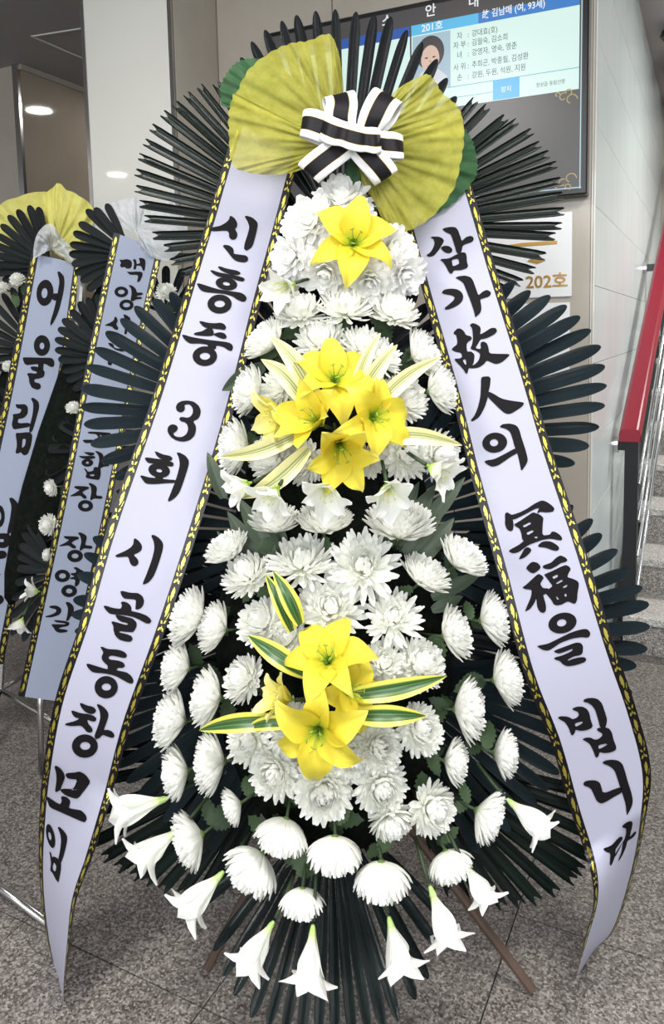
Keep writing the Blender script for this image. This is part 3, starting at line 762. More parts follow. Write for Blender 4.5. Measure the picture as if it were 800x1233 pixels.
LEFT_TEXT = [
 (240, 250, 8, [G([(105,205),(130,190),(200,178),(260,145),(292,110),(293,85),(310,80),(345,105),(368,150),(365,185),(345,208),(352,220),(370,250),(365,290),(340,312),(305,308),(288,285),(288,250),(275,228),(240,222),(150,230),(112,225)]),
   G([(435,85),(460,78),(520,100),(560,140),(565,175),(540,290),(515,375),(480,405),(450,417),(430,395),(440,340),(470,250),(485,185),(465,130)]),
   G([(225,372),(245,358),(290,365),(325,390),(335,420),(330,445),(400,455),(455,462),(475,490),(465,520),(430,530),(370,522),(330,500),(290,450),(260,410)])]),
 (210, 310, 8, [G([(418,92),(440,85),(500,107),(610,128),(642,150),(628,170),(560,172),(490,148),(440,120)]),
   G([(343,128),(365,122),(430,145),(520,162),(620,180),(675,200),(680,220),(660,235),(610,225),(560,205),(480,195),(420,185),(375,160)]),
   O(503,255,105,62,502,255,35,17,10),
   G([(215,255),(235,248),(320,275),(430,310),(560,328),(640,338),(685,365),(700,395),(685,425),(655,430),(610,410),(560,375),(480,352),(400,345),(290,335),(245,310)]),
   O(437,450,117,92,438,448,50,33)]),
 (200, 370, 8, [G([(318,138),(335,132),(400,150),(470,155),(530,148),(565,165),(582,195),(568,222),(530,215),(440,205),(380,200),(340,170)]),
   G([(265,255),(290,242),(350,232),(400,200),(445,200),(464,245),(455,275),(400,280),(330,275),(280,270)]),
   G([(450,262),(490,245),(530,240),(570,255),(588,285),(575,305),(540,305),(490,285)]),
   G([(152,270),(170,263),(250,288),(380,310),(500,325),(600,337),(640,360),(648,395),(630,425),(600,415),(560,385),(500,370),(484,375),(480,410),(400,390),(405,362),(330,350),(230,352),(180,315)]),
   O(375,472,118,95,376,472,50,34)]),
 (170, 465, 8, [G([(345,240),(335,200),(350,165),(390,143),(450,137),(510,150),(555,185),(577,235),(570,285),(545,320),(500,338),(525,375),(532,420),(515,480),(470,522),(410,537),(340,525),(285,490),(255,440),(258,395),(285,370),(320,368),(350,385),(355,415),(335,440),(312,452),(318,475),(350,490),(395,490),(435,465),(455,425),(450,380),(425,348),(385,340),(368,322),(375,300),(400,296),(440,305),(475,295),(500,260),(500,220),(480,185),(450,173),(415,185),(425,210),(415,240),(385,256)])]),
 (150, 530, 8, [G([(290,108),(310,110),(370,138),(440,150),(467,175),(450,202),(390,195),(340,175),(310,150)]),
   G([(192,175),(215,165),(300,178),(370,185),(430,200),(470,215),(478,240),(460,256),(400,250),(330,232),(270,225),(225,220)]),
   O(335,292,105,70,335,294,28,16,10), G([(300,340),(375,345),(370,390),(290,395)]),
   G([(150,345),(170,338),(230,358),(300,365),(380,375),(510,385),(505,412),(400,415),(300,425),(210,422),(180,390)]),
   G([(500,120),(530,118),(590,150),(622,195),(620,240),(580,370),(535,500),(490,555),(435,592),(415,585),(450,500),(500,370),(535,240),(525,170)])]),
 (120, 630, 8, [G([(330,150),(345,143),(385,175),(410,215),(408,255),(375,285),(325,302),(370,345),(378,385),(350,415),(315,410),(293,380),(278,320),(220,325),(165,328),(150,312),(170,300),(240,270),(300,235),(328,200)]),
   G([(495,115),(525,110),(580,145),(615,195),(612,250),(570,390),(525,510),(475,570),(425,592),(415,580),(450,500),(505,350),(530,250),(525,180)])]),
 (110, 700, 8, [G([(280,95),(300,90),(380,110),(450,110),(495,140),(512,190),(500,235),(470,265),(435,272),(425,260),(435,175),(380,170),(315,165),(290,130)]),
   G([(118,238),(135,230),(210,255),(285,265),(298,230),(285,205),(300,190),(345,200),(380,230),(390,260),(385,285),(460,300),(530,325),(570,355),(582,385),(560,408),(525,402),(470,370),(400,340),(320,325),(240,320),(180,312),(140,275)]),
   G([(232,325),(250,320),(340,340),(400,355),(435,390),(440,430),(420,470),(400,490),(330,485),(275,478),(270,490),(340,505),(390,525),(402,555),(380,582),(330,578),(270,560),(230,520),(215,470),(215,430),(192,390),(210,382),(270,400),(340,420),(355,412),(345,400),(290,388),(255,365)])]),
 (90, 765, 8, [G([(248,112),(265,106),(320,130),(420,135),(480,155),(508,190),(495,215),(460,215),(380,195),(338,195),(326,218),(345,232),(420,240),(470,258),(488,288),(470,312),(410,312),(408,345),(315,340),(322,290),(285,260),(260,225),(265,190),(280,160)]),
   G([(112,278),(125,268),(200,290),(310,325),(410,335),(500,352),(550,390),(570,435),(560,462),(530,462),(470,430),(400,390),(300,365),(180,357),(135,320)]),
   O(305,497,112,108,307,495,45,34)]),
 (60, 830, 8, [G([(288,132),(305,128),(360,152),(420,165),(450,195),(440,225),(400,238),(350,220),(310,180)]),
   G([(208,205),(225,200),(290,225),(370,235),(425,250),(455,280),(440,308),(405,305),(362,288),(370,325),(410,370),(415,405),(390,415),(355,405),(330,370),(300,345),(220,352),(160,345),(145,332),(170,320),(240,305),(290,278),(245,268),(220,240)]),
   G([(452,145),(470,137),(520,165),(560,210),(568,255),(545,330),(520,390),(560,385),(605,405),(628,440),(615,465),(580,460),(510,432),(480,470),(440,478),(432,440),(460,370),(490,280),(485,210)]),
   O(340,543,125,113,343,541,50,38)]),
 (40, 910, 8, [G([(205,98),(225,90),(270,120),(305,175),(308,210),(285,270),(270,310),(260,330),(218,350),(215,320),(228,240),(225,160)]),
   G([(312,178),(325,162),(400,158),(450,145),(510,180),(552,240),(540,275),(490,340),(440,405),(400,408),(320,380),(275,345),(262,320),(300,312),(380,318),(400,295),(430,225),(370,220),(330,212)]),
   G([(128,388),(145,390),(200,430),(265,468),(280,430),(270,395),(285,383),(330,395),(362,430),(358,460),(345,500),(400,512),(465,522),(510,565),(522,605),(505,638),(470,630),(380,590),(280,545),(165,495),(145,445)])]),
 (30, 980, 8, [O(252,210,38,118,245,210,14,40,-12), G([(320,125),(335,120),(380,160),(412,210),(412,260),(390,360),(370,430),(350,475),(340,460),(325,440),(345,350),(355,250),(345,190)]),
   G([(240,355),(255,370),(268,420),(280,405),(330,430),(355,470),(352,540),(335,630),(328,662),(300,625),(270,560),(248,545),(258,480),(250,410)], [(285,460),(310,500),(300,555),(275,540),(272,500)])]),
]
RIGHT_TEXT = [
 (500, 260, 8, [G([(148,210),(165,200),(230,200),(270,220),(280,245),(255,290),(230,330),(185,385),(140,397),(105,382),(145,355),(175,310),(190,260),(178,225)]),
   G([(245,305),(280,288),(325,290),(358,315),(360,345),(335,362),(300,358),(265,335)]),
   G([(262,132),(280,118),(340,105),(390,110),(415,140),(440,210),(450,245),(490,205),(535,192),(563,205),(565,235),(545,255),(490,272),(458,290),(450,340),(430,370),(400,360),(385,300),(360,220),(345,180),(300,160)]),
   G([(240,425),(260,415),(325,412),(400,372),(450,350),(485,355),(497,380),(500,450),(513,480),(500,505),(440,525),(375,525),(362,550),(345,560),(325,545),(300,490),(270,445)], [(352,425),(415,412),(428,460),(365,490)])]),
 (510, 320, 8, [G([(175,262),(200,230),(270,220),(330,228),(372,258),(387,300),(375,345),(330,385),(270,415),(215,427),(203,408),(240,380),(290,335),(305,305),(270,285),(200,275)]),
   G([(305,118),(340,102),(400,95),(455,110),(480,145),(510,230),(530,290),(570,250),(610,233),(645,248),(653,275),(630,300),(580,315),(545,325),(555,370),(560,420),(550,455),(500,502),(495,470),(485,430),(450,330),(410,230),(385,165),(340,135)])]),
 (530, 370, 8, [G([(130,245),(165,205),(200,205),(235,235),(250,270),(300,280),(310,310),(265,340),(255,370),(262,430),(300,425),(335,455),(325,550),(275,590),(268,635),(250,642),(225,600),(185,555),(140,510),(145,495),(190,495),(215,480),(205,440),(150,430),(110,410),(130,385),(170,355),(160,270),(135,260)], [(220,515),(235,500),(250,510),(255,555),(240,550)]),
   G([(285,175),(310,152),(350,162),(390,190),(393,225),(385,265),(440,235),(490,200),(540,200),(552,235),(520,265),(450,300),(390,310),(375,340),(340,395),(385,405),(395,390),(390,340),(420,328),(455,350),(470,400),(475,445),(560,450),(665,450),(672,465),(600,530),(545,550),(500,535),(450,512),(430,545),(370,585),(290,592),(275,575),(340,550),(375,510),(390,450),(350,420),(290,402),(310,360),(320,300),(310,200)])]),
 (545, 440, 8, [G([(275,130),(285,110),(350,105),(370,125),(362,200),(350,250),(340,320),(310,410),(260,500),(195,543),(175,530),(210,490),(245,410),(270,300),(275,200)]),
   G([(345,250),(400,275),(470,320),(560,340),(680,355),(692,370),(670,400),(600,445),(555,470),(510,465),(460,425),(390,355),(335,300)])]),
 (560, 490, 8, [O(288,345,120,97,281,345,40,34,-8), G([(185,530),(205,515),(280,505),(360,465),(480,400),(515,400),(510,445),(450,475),(380,525),(320,565),(265,578),(225,562)]),
   G([(335,188),(365,165),(430,160),(490,175),(520,205),(550,310),(590,430),(607,510),(595,550),(545,622),(535,580),(515,480),(480,390),(455,290),(430,235),(385,208),(345,200)])]),
 (595, 590, 8, [G([(105,230),(125,213),(155,230),(170,240),(240,220),(320,180),(400,125),(465,98),(510,115),(560,150),(585,180),(570,210),(510,218),(440,210),(425,228),(415,215),(440,172),(390,185),(300,235),(200,285),(180,280),(190,330),(185,385),(160,400),(125,380),(105,330),(108,280)]),
   G([(195,330),(230,310),(300,265),(375,213),(410,225),(440,235),(478,265),(470,330),(465,440),(540,430),(555,400),(590,402),(635,430),(660,465),(650,487),(600,480),(550,468),(470,480),(400,505),(330,530),(240,600),(180,612),(140,590),(160,570),(230,535),(290,490),(272,480),(265,420),(245,370),(205,350)], [(275,345),(350,308),(360,325),(290,362)], [(312,412),(370,385),(385,400),(325,435)], [(388,450),(420,446),(418,464),(395,464)]),
   G([(295,560),(330,548),(365,575),(345,610),(290,655),(235,672),(260,625)]), G([(425,530),(460,500),(510,490),(560,500),(615,535),(632,565),(610,587),(560,580),(500,555),(430,550)])]),
 (620, 655, 8, [G([(102,230),(165,168),(220,180),(252,215),(240,245),(185,285),(150,275)]),
   G([(75,415),(100,400),(160,345),(225,285),(260,300),(282,325),(265,350),(245,385),(270,425),(330,425),(320,480),(280,485),(275,500),(300,580),(303,640),(280,665),(245,655),(220,620),(212,570),(208,520),(190,570),(150,625),(105,650),(100,640),(130,570),(160,500),(165,440),(120,437),(85,430)]),
   G([(265,218),(290,200),(350,180),(400,130),(440,108),(490,130),(510,155),(495,172),(450,180),(400,215),(340,245),(285,238)]),
   G([(282,295),(300,285),(360,260),(430,225),(490,200),(525,215),(542,245),(520,275),(505,320),(550,330),(605,355),(620,385),(605,470),(600,545),(580,577),(555,570),(510,550),(450,585),(395,592),(370,575),(360,545),(310,490),(290,455),(340,425),(365,405),(340,370),(310,330)], [(360,316),(410,293),(420,312),(375,337)], [(395,378),(450,343),(468,355),(410,385)], [(463,412),(507,388),(502,412),(470,425)], [(478,483),(497,476),(502,502),(482,507)], [(396,503),(410,508),(428,537),(406,532)])]),
 (635, 720, 8, [O(340,240,138,98,332,238,46,34,-15), G([(92,465),(115,455),(200,440),(300,390),(420,330),(530,298),(580,298),(608,330),(605,365),(580,383),(520,375),(430,390),(320,430),(250,480),(200,508),(150,500)]),
   G([(255,510),(285,495),(380,460),(470,427),(515,430),(538,460),(535,530),(510,550),(450,560),(395,590),(390,605),(450,580),(530,565),(565,575),(570,600),(545,620),(470,645),(390,658),(345,640),(315,605),(260,590),(262,570),(330,555),(420,515),(440,495),(435,488),(380,510),(310,535),(270,525)])]),
 (660, 825, 8, [G([(338,145),(365,125),(430,118),(480,130),(520,170),(550,260),(570,330),(560,385),(550,410),(520,420),(500,400),(480,320),(455,235),(420,190),(380,165),(350,160)]),
   G([(90,310),(120,295),(180,298),(215,310),(235,325),(270,315),(298,290),(290,255),(240,235),(235,220),(280,203),(335,203),(380,230),(400,270),(410,330),(432,385),(420,410),(370,432),(310,438),(265,425),(262,450),(235,484),(220,470),(200,410),(165,355),(120,330)], [(258,365),(330,345),(335,362),(265,400)]),
   G([(330,520),(355,503),(410,500),(450,522),(490,515),(525,480),(520,460),(475,435),(468,415),(500,405),(550,402),(590,415),(615,450),(630,520),(660,595),(650,625),(600,645),(540,652),(495,640),(490,675),(468,697),(455,685),(435,625),(400,560),(360,535)], [(485,575),(560,558),(570,572),(488,615)])]),
 (690, 900, 8, [G([(283,140),(310,122),(370,113),(430,120),(475,150),(500,220),(530,330),(560,420),(578,500),(570,560),(520,655),(515,620),(505,530),(475,440),(445,350),(410,240),(385,200),(340,170),(295,155)]),
   G([(98,345),(115,322),(160,312),(220,312),(260,335),(272,370),(290,442),(455,375),(480,395),(475,430),(400,470),(310,525),(270,537),(230,515),(200,450),(175,395),(140,375),(108,365)])]),
 (710, 970, 10, [G([(390,245),(430,205),(490,180),(515,190),(515,230),(490,330),(480,375),(530,320),(555,300),(560,325),(520,380),(450,420),(440,480),(400,580),(345,670),(345,650),(380,560),(395,470),(400,430),(350,530),(310,605),(295,610),(300,590),(350,500),(415,410),(440,330),(440,270),(400,260)]),
   G([(170,520),(210,500),(270,470),(320,410),(365,368),(395,372),(395,400),(340,480),(310,520),(305,600),(285,660),(260,715),(240,715),(245,640),(250,570),(200,555),(172,535)])]),
]
FAR_TEXT_A = [
 (0, 310, 4.93, [O(268,210,50,78,265,212,18,30,5), G([(305,220),(330,212),(350,215),(350,250),(325,258),(308,245)]), G([(340,85),(355,83),(380,110),(385,150),(375,220),(350,320),(320,385),(300,408),(300,380),(325,300),(345,200),(355,140)])]),
 (0, 310, 4.93, [O(250,523,48,62,250,525,14,20), G([(133,595),(150,592),(240,595),(310,595),(325,620),(320,650),(300,650),(270,630),(200,635),(150,640)]), G([(225,625),(262,625),(255,685),(230,685)]),
   G([(180,650),(200,645),(250,655),(268,680),(262,710),(230,720),(205,722),(205,740),(240,748),(245,775),(225,787),(190,775),(175,745),(172,710),(160,690),(175,685),(215,690),(222,680),(190,670)])]),
 (0, 310, 4.93, [G([(92,870),(110,872),(150,870),(168,890),(165,930),(140,955),(108,958),(108,985),(180,980),(180,1005),(120,1015),(80,1022),(70,990),(80,950),(75,930),(120,925),(130,900),(100,895)]),
   G([(183,835),(200,832),(230,855),(235,890),(215,960),(195,1030),(175,1045),(175,1010),(195,930),(200,870)]),
   G([(92,1040),(115,1042),(170,1035),(195,1050),(185,1120),(165,1170),(140,1175),(125,1155),(105,1165),(92,1160),(103,1110)], [(135,1075),(155,1078),(150,1115),(130,1135)])]),
 (0, 570, 5.6, [O(-5,288,38,75,-5,288,14,32), G([(60,165),(85,162),(120,195),(123,230),(100,330),(75,400),(50,415),(50,390),(70,300),(80,220)]),
   G([(-40,405),(60,402),(75,435),(60,490),(30,505),(-10,500),(-10,520),(30,520),(50,540),(40,570),(0,578),(-40,578)], [(-8,442),(26,442),(26,462),(-8,462)])]),
 (0, 570, 5.6, [G([(-90,665),(-10,668),(8,680),(-10,692),(-90,700)]), O(-35,850,62,40,-35,850,25,14)]),
]
FAR_TEXT_B = [
 (110, 290, 8, [G([(270,180),(300,185),(340,175),(380,185),(395,215),(385,265),(340,268),(320,250),(290,258),(275,235),(290,215)]), G([(400,180),(430,175),(440,220),(430,280),(405,275),(415,220)]),
   G([(455,165),(500,165),(525,190),(515,290),(500,290),(480,240),(435,240),(435,225),(475,215)]), G([(340,295),(370,300),(450,295),(490,300),(497,330),(470,390),(440,402),(450,360),(450,328),(370,328)])]),
 (110, 290, 8, [O(290,492,66,52,290,492,32,22), G([(358,428),(390,428),(430,460),(440,500),(490,498),(500,512),(480,525),(440,530),(440,540),(485,540),(490,560),(430,565),(400,585),(378,575),(390,510),(385,460)]), O(340,618,68,53,340,618,34,22)]),
 (110, 290, 8, [G([(225,730),(245,735),(258,770),(240,805),(265,840),(250,862),(220,850),(200,825),(120,815),(180,790),(220,765)]), G([(305,705),(340,715),(375,740),(380,760),(345,830),(345,900),(320,900),(320,880),(335,780)])]),
 (110, 290, 8, [G([(160,980),(195,985),(215,1000),(225,1035),(310,1040),(325,1060),(300,1070),(230,1050),(200,1025),(175,1010)]), G([(155,1160),(200,1160),(200,1200),(165,1200)])]),
 (70, 500, 8.81, [G([(310,182),(340,172),(420,175),(560,185),(560,205),(500,210),(520,225),(470,222),(440,205),(455,240),(430,245),(410,200),(330,195)]), G([(255,260),(330,258),(440,262),(440,285),(330,295),(285,295)])]),
 (70, 500, 8.81, [G([(270,390),(300,390),(390,395),(380,425),(340,430),(300,410)]), G([(218,430),(260,432),(390,430),(400,455),(330,468),(245,455)]), O(312,503,62,42,312,503,16,12),
   G([(390,380),(420,380),(465,400),(485,430),(465,520),(540,520),(545,540),(480,545),(440,570),(420,565),(440,480),(430,420)]), G([(270,560),(300,570),(320,600),(375,590),(380,545),(450,555),(455,620),(440,688),(380,680),(290,665),(305,610)], [(340,628),(385,625),(385,645),(342,645)])]),
 (70, 500, 8.81, [G([(168,755),(200,748),(320,755),(335,775),(280,800),(255,820),(305,860),(300,885),(270,885),(240,850),(160,860),(120,858),(180,825),(235,790),(190,780)]), G([(320,720),(350,718),(400,745),(415,775),(400,850),(465,855),(475,875),(455,888),(385,880),(345,905),(340,890),(355,820),(350,760)]), O(292,960,80,62,292,960,34,24)]),
 (40, 620, 7.71, [G([(280,198),(310,195),(420,200),(430,220),(380,240),(355,260),(400,290),(395,312),(365,310),(330,280),(250,292),(240,285),(290,262),(340,230),(300,220)]), G([(415,165),(440,160),(490,185),(500,215),(480,280),(545,285),(555,305),(535,315),(470,308),(440,335),(430,320),(450,250),(440,200)]), O(390,380,73,58,390,380,32,22)]),
 (40, 620, 7.71, [O(273,565,72,58,273,565,32,24), G([(370,490),(400,480),(450,510),(470,520),(440,580),(430,640),(395,670),(385,650),(395,600),(345,595),(345,580),(390,570),(350,555),(350,540),(400,535),(400,510)]), O(335,705,73,58,335,705,30,22)]),
 (40, 620, 7.71, [G([(145,855),(165,840),(220,840),(260,865),(265,895),(240,930),(170,950),(115,950),(115,938),(170,925),(215,900),(215,875),(170,865)]), G([(298,810),(330,805),(370,835),(380,870),(375,900),(400,900),(400,920),(350,940),(330,980),(305,985),(320,920),(325,860)]),
   G([(190,975),(220,975),(310,985),(340,1000),(330,1030),(250,1045),(235,1055),(320,1065),(320,1085),(250,1095),(210,1080),(190,1045),(165,1015),(200,1012),(300,1015),(300,1005),(210,995)])]),
]
ribL = Ribbon('message_ribbon', 'white ribbon with black brush lettering and the numeral 3, gold leaf border',
    [(285,148),(272,187),(250,262),(228,333),(183,480),(129,636),(98,745),(67,840),(52,925),(47,1000),(48,1060),(55,1120),(67,1175),(75,1203)],
    [(364,178),(353,218),(332,298),(314,365),(276,515),(232,660),(195,770),(158,872),(134,960),(112,1030),(92,1085),(84,1140),(78,1185),(77,1206)],
    lambda x, y: lerp(1.74, 1.50, sm((y-180)/700))+.02*math.sin((y-900)/70)*sm((y-850)/120), .158, M_RIB, sign=1)
ribL.letters(LEFT_TEXT)
ribR = Ribbon('message_ribbon', 'white ribbon with black brush lettering and Chinese characters, gold leaf border',
    [(480,240),(491,285),(512,362),(545,480),(568,575),(600,690),(631,810),(664,895),(687,975),(709,1040),(715,1085),(704,1130),(697,1160),(695,1172)],
    [(556,190),(570,230),(598,325),(636,445),(666,545),(703,655),(740,775),(767,855),(784,925),(778,985),(764,1050),(742,1117),(718,1142),(697,1174)],
    lambda x, y: lerp(1.70, 1.44, sm((y-180)/700)), .158, M_RIB, sign=-1)
ribR.letters(RIGHT_TEXT)

# ---- chrysanthemum heads (unit: overall diameter 1, axis +Z, calyx at the origin)
def mum_mesh(seed, layers, pw, name, jit):
    rnd = random.Random(seed); b = MB()
    for (n, el, ln, curl, r_in, z_in) in layers:
        ph = rnd.random()*6.28
        for i in range(n):
            a = ph+2*math.pi*(i+rnd.uniform(-.25, .25))/n
            e0 = rad(el+rnd.uniform(-1, 1)*jit[0]); L = ln*(1+rnd.uniform(-1, 1)*jit[1]); cu_ = rad(curl+rnd.uniform(-1, 1)*jit[2]); tw = rnd.uniform(-.35, .35)
            W_ = pw*rnd.uniform(.88, 1.12)*(1-.32*sm((el-30)/50)); sw = rnd.uniform(-1, 1)*jit[1]
            ca, sa = math.cos(a), math.sin(a)
            cl = [(r_in, z_in)]; NS = 5
            for k in range(NS):
                e = e0+cu_*((k+.5)/NS)**1.3
                cl.append((cl[-1][0]+math.cos(e)*L/NS, cl[-1][1]+math.sin(e)*L/NS))
            def fn(u, v):
                k = min(int(v*NS), NS-1); f_ = v*NS-k
                r = lerp(cl[k][0], cl[k+1][0], f_); z = lerp(cl[k][1], cl[k+1][1], f_)
                x = u*2-1
                wv = W_*(.38+.62*sm(v/.6))*(1 if v < .78 else math.sqrt(max(.12, 1-((v-.78)/.235)**2)))
                e = e0+cu_*v**1.3
                dip = W_*(.55*(1-abs(x))-.2)*(1 if v < .97 else .3)
                t = x*wv + sw*L*v*v
                r2, z2 = r+math.sin(e)*dip+math.sin(e)*x*wv*tw*-.3, z-math.cos(e)*dip+math.cos(e)*x*wv*tw*.5
                return V((ca*r2-sa*t, sa*r2+ca*t, z2))
            b.grid(fn, 2, NS)
    return b.mesh(name, True)
def lay(kind):
    # (count, elevation, length, curl, inner radius, inner height) from the outer ring to the heart
    if kind == 'std':   return [(20,-14,.42,30,.05,.03),(22,0,.45,44,.05,.05),(22,13,.45,54,.05,.06),(20,26,.43,60,.045,.07),(18,38,.41,64,.04,.08),(16,50,.38,64,.035,.09),(16,61,.36,58,.03,.10),(13,72,.33,50,.02,.11),(9,82,.30,44,.01,.12)]
    if kind == 'spider': return [(14,-16,.46,36,.05,.03),(17,0,.48,40,.05,.05),(18,13,.46,46,.05,.06),(18,25,.43,56,.045,.07),(17,37,.39,64,.04,.08),(16,49,.35,68,.035,.09),(18,61,.31,60,.03,.10),(15,72,.27,50,.02,.11),(10,82,.24,40,.01,.12)]
    if kind == 'full':  return [(22,-26,.40,18,.05,.03),(24,-10,.43,34,.05,.05),(24,4,.45,46,.05,.06),(23,17,.44,56,.045,.07),(21,30,.42,62,.04,.08),(19,42,.40,64,.035,.09),(20,54,.38,60,.03,.10),(16,66,.35,50,.02,.11),(11,79,.32,40,.01,.12)]
    if kind == 'brush': return [(24,20,.50,20,.05,.03),(28,27,.50,22,.05,.04),(28,34,.49,24,.05,.05),(26,42,.46,26,.045,.06),(22,50,.43,26,.04,.07),(18,59,.40,24,.035,.08),(14,68,.38,20,.03,.09),(9,78,.36,14,.02,.10)]
    if kind == 'bell': return [(24,12,.56,56,.05,.02),(28,20,.58,58,.05,.03),(28,30,.58,54,.05,.04),(26,41,.57,46,.045,.05),(22,52,.55,38,.04,.06),(18,63,.53,28,.035,.07),(12,75,.52,18,.02,.08)]
    if kind == 'silk':  return [(12,-10,.46,6,.05,.02),(12,6,.47,14,.05,.04),(12,20,.45,20,.045,.06),(11,34,.41,26,.04,.08),(9,48,.36,30,.035,.09),(7,62,.31,32,.03,.10),(5,78,.26,30,.01,.11)]
    if kind == 'pom':   return [(26,-5,.36,60,.10,.06),(26,12,.36,60,.10,.07),(24,28,.36,60,.09,.08),(22,44,.36,50,.08,.09),(18,58,.36,40,.06,.1),(14,70,.36,30,.04,.11),(8,82,.36,20,.02,.12)]
MUM = {}
for kd, pw, nvar in (('std', .054, 3), ('spider', .046, 3), ('full', .054, 2), ('brush', .055, 3), ('bell', .056, 2), ('silk', .10, 2), ('pom', .036, 1)):
    for v in range(nvar):
        me = mum_mesh(hash((kd, v)) % 1000 if False else len(kd)*17+v*5, lay(kd), pw, 'petals_'+kd, {'brush': (4, .07, 7), 'bell': (4, .07, 7), 'std': (5, .08, 8), 'full': (6, .09, 9)}.get(kd, (8, .12, 12)))
        me.materials.append(M_SILK if kd == 'silk' else M_MUM); MUM[kd, v] = me
cb = MB()
cb.grid(lambda u, v: V((math.cos(u*6.2832)*.085*math.sin(v*1.62+.02), math.sin(u*6.2832)*.085*math.sin(v*1.62+.02), -.035+.085*(1-math.cos(v*1.6)))), 12, 5)
CALYX = cb.mesh('calyx', True); CALYX.materials.append(M_CALYX)
def mumleaf():
    b = MB()
    pr = [0, .20, .34, .26, .44, .34, .50, .36, .42, .26, .30, .12, .02]
    def fn(u, v):
        k = v*(len(pr)-1); i = min(int(k), len(pr)-2); wv = lerp(pr[i], pr[i+1], k-i)
        x = u*2-1; return V((x*wv*.62, v, .12*abs(x)*wv+.10*math.sin(v*2.6)-.25*v*v))
    b.grid(fn, 4, 12); me = b.mesh('leaf', True); me.materials.append(M_MLEAF); return me
MLEAF = mumleaf()
STEMS = {}
def stem_mesh(L):
    b = MB(); b.tube([V((0, 0, 0)), V((.004, 0, -L*.5)), V((0, .006, -L))], [.0033, .003, .0028], 6); me = b.mesh('stem', True, True); me.materials.append(M_STEM); return me
STEMS = {k: stem_mesh(k/100) for k in (3, 5, 7, 9)}
nvar = {'std': 3, 'spider': 3, 'full': 2, 'brush': 3, 'bell': 2, 'silk': 2, 'pom': 1}
cnt = [0]
def mum(kind, x, y, dpx, ang, face, label, group, depth=Yf, doff=0, leaves=3, name='chrysanthemum', stem=True):
    """ang: image direction the bloom points to (0 right, 90 up); face: how far it turns to the viewer."""
    d = depth(x, y)+doff
    C = P(x, y, d); S = dpx*d/F
    toc = (CAM-C).normalized(); ix = cr; iy = cu
    a = rad(ang); pl_ = (ix*math.cos(a)+iy*math.sin(a))
    ax = (pl_*math.sqrt(max(0, 1-face*face))+toc*face).normalized()
    h = {'std': .22, 'spider': .2, 'full': .2, 'brush': .24, 'bell': .30, 'silk': .15, 'pom': .2}[kind]
    O_ = C-ax*(h*S)
    xx, yy, zz = frame(ax, Z3, random.random()*6.28)
    root = empty(name, mtx=mtx(O_, xx, yy, zz)); tag(root, label, 'flower', group)
    cnt[0] += 1
    sc_ = S*random.uniform(1.06, 1.16)
    o = link('petals', MUM[kind, cnt[0] % nvar[kind]], None, root); o.scale = (sc_, sc_, sc_); o['kind'] = 'stuff'
    o = link('calyx', CALYX, None, root); o.scale = (S, S, S)
    if stem:
        k = random.choice((5, 7, 7)); o = link('stem', STEMS[k], None, root)
        # bend the stem back into the foam
        back = (V((0, 1, -.15))*.9 - ax*.8 + (P(402, clamp(y, 330, 960), d+.1)-C)*1.2).normalized()
        loc = (root.matrix_world.to_3x3().transposed() @ (-back)).normalized()
        sx, sy, sz = frame(loc, V((1, 0, 0)))
        o.matrix_local = mtx(V((0, 0, -.02*S)), sx, sy, sz)
        for k in range(leaves):
            o = link('leaf', MLEAF, None, root)
            dirw = (back*.55 + cr*random.uniform(-1, 1)*.9 + cu*random.uniform(-1, .8)*.9 + toc*random.uniform(0, .45)).normalized()
            loc = root.matrix_world.to_3x3().transposed() @ dirw
            lx, ly, lz = frame(loc, root.matrix_world.to_3x3().transposed() @ toc)
            s_ = random.uniform(.04, .062)
            o.matrix_local = mtx(root.matrix_world.to_3x3().transposed() @ (back*random.uniform(.012, .04)), lx, lz, -ly, (s_, s_, s_))
    return root

ORD = ['highest', 'second highest', 'third highest', 'fourth highest', 'fifth highest', 'sixth highest', 'seventh highest', 'eighth highest', 'ninth highest', 'tenth highest', 'eleventh highest']
PEND = []
def pend(o, zone, x, y): PEND.append((o, zone, x, y))
def settle():
    """look-alikes are told apart by the ribbon they lie towards and by their height on the wreath"""
    zs = {}
    for o, zn, x, y in PEND: zs.setdefault(zn, []).append((y, x, o))
    for zn, l in zs.items():
        sides = {'numeral 3': sorted([t for t in l if t[1] < 402], key=lambda t: t[0]), 'Chinese character': sorted([t for t in l if t[1] >= 402], key=lambda t: t[0])}
        for sd, ll in sides.items():
            for k, (y, x, o) in enumerate(ll):
                o['label'] = '%s, %s on the %s ribbon side' % (zn, ORD[k], sd) if len(ll) > 1 else '%s, on the %s ribbon side' % (zn, sd)
    PEND.clear()
Z_TOP = ('chrysanthemum just under the silk blooms', 'chrysanthemums below the silk blooms')
Z_UP = ('chrysanthemum around upper yellow lilies', 'chrysanthemums around the upper lilies')
Z_ROW = ('side-view chrysanthemum under white star lilies', 'chrysanthemums in the row under the white lilies')
Z_MID = ('chrysanthemum between both yellow lily clusters', 'chrysanthemums between the lily clusters')
Z_L = ('outward-facing chrysanthemum', 'chrysanthemums facing the ribbon with the numeral')
Z_R = ('outward-facing chrysanthemum', 'chrysanthemums facing the ribbon with Chinese characters')
Z_LOW = ('chrysanthemum packed under lower yellow lilies', 'chrysanthemums under the lower lilies')
Z_HANG = ('nodding chrysanthemum above trumpet lilies', 'nodding chrysanthemums at the lower edge')
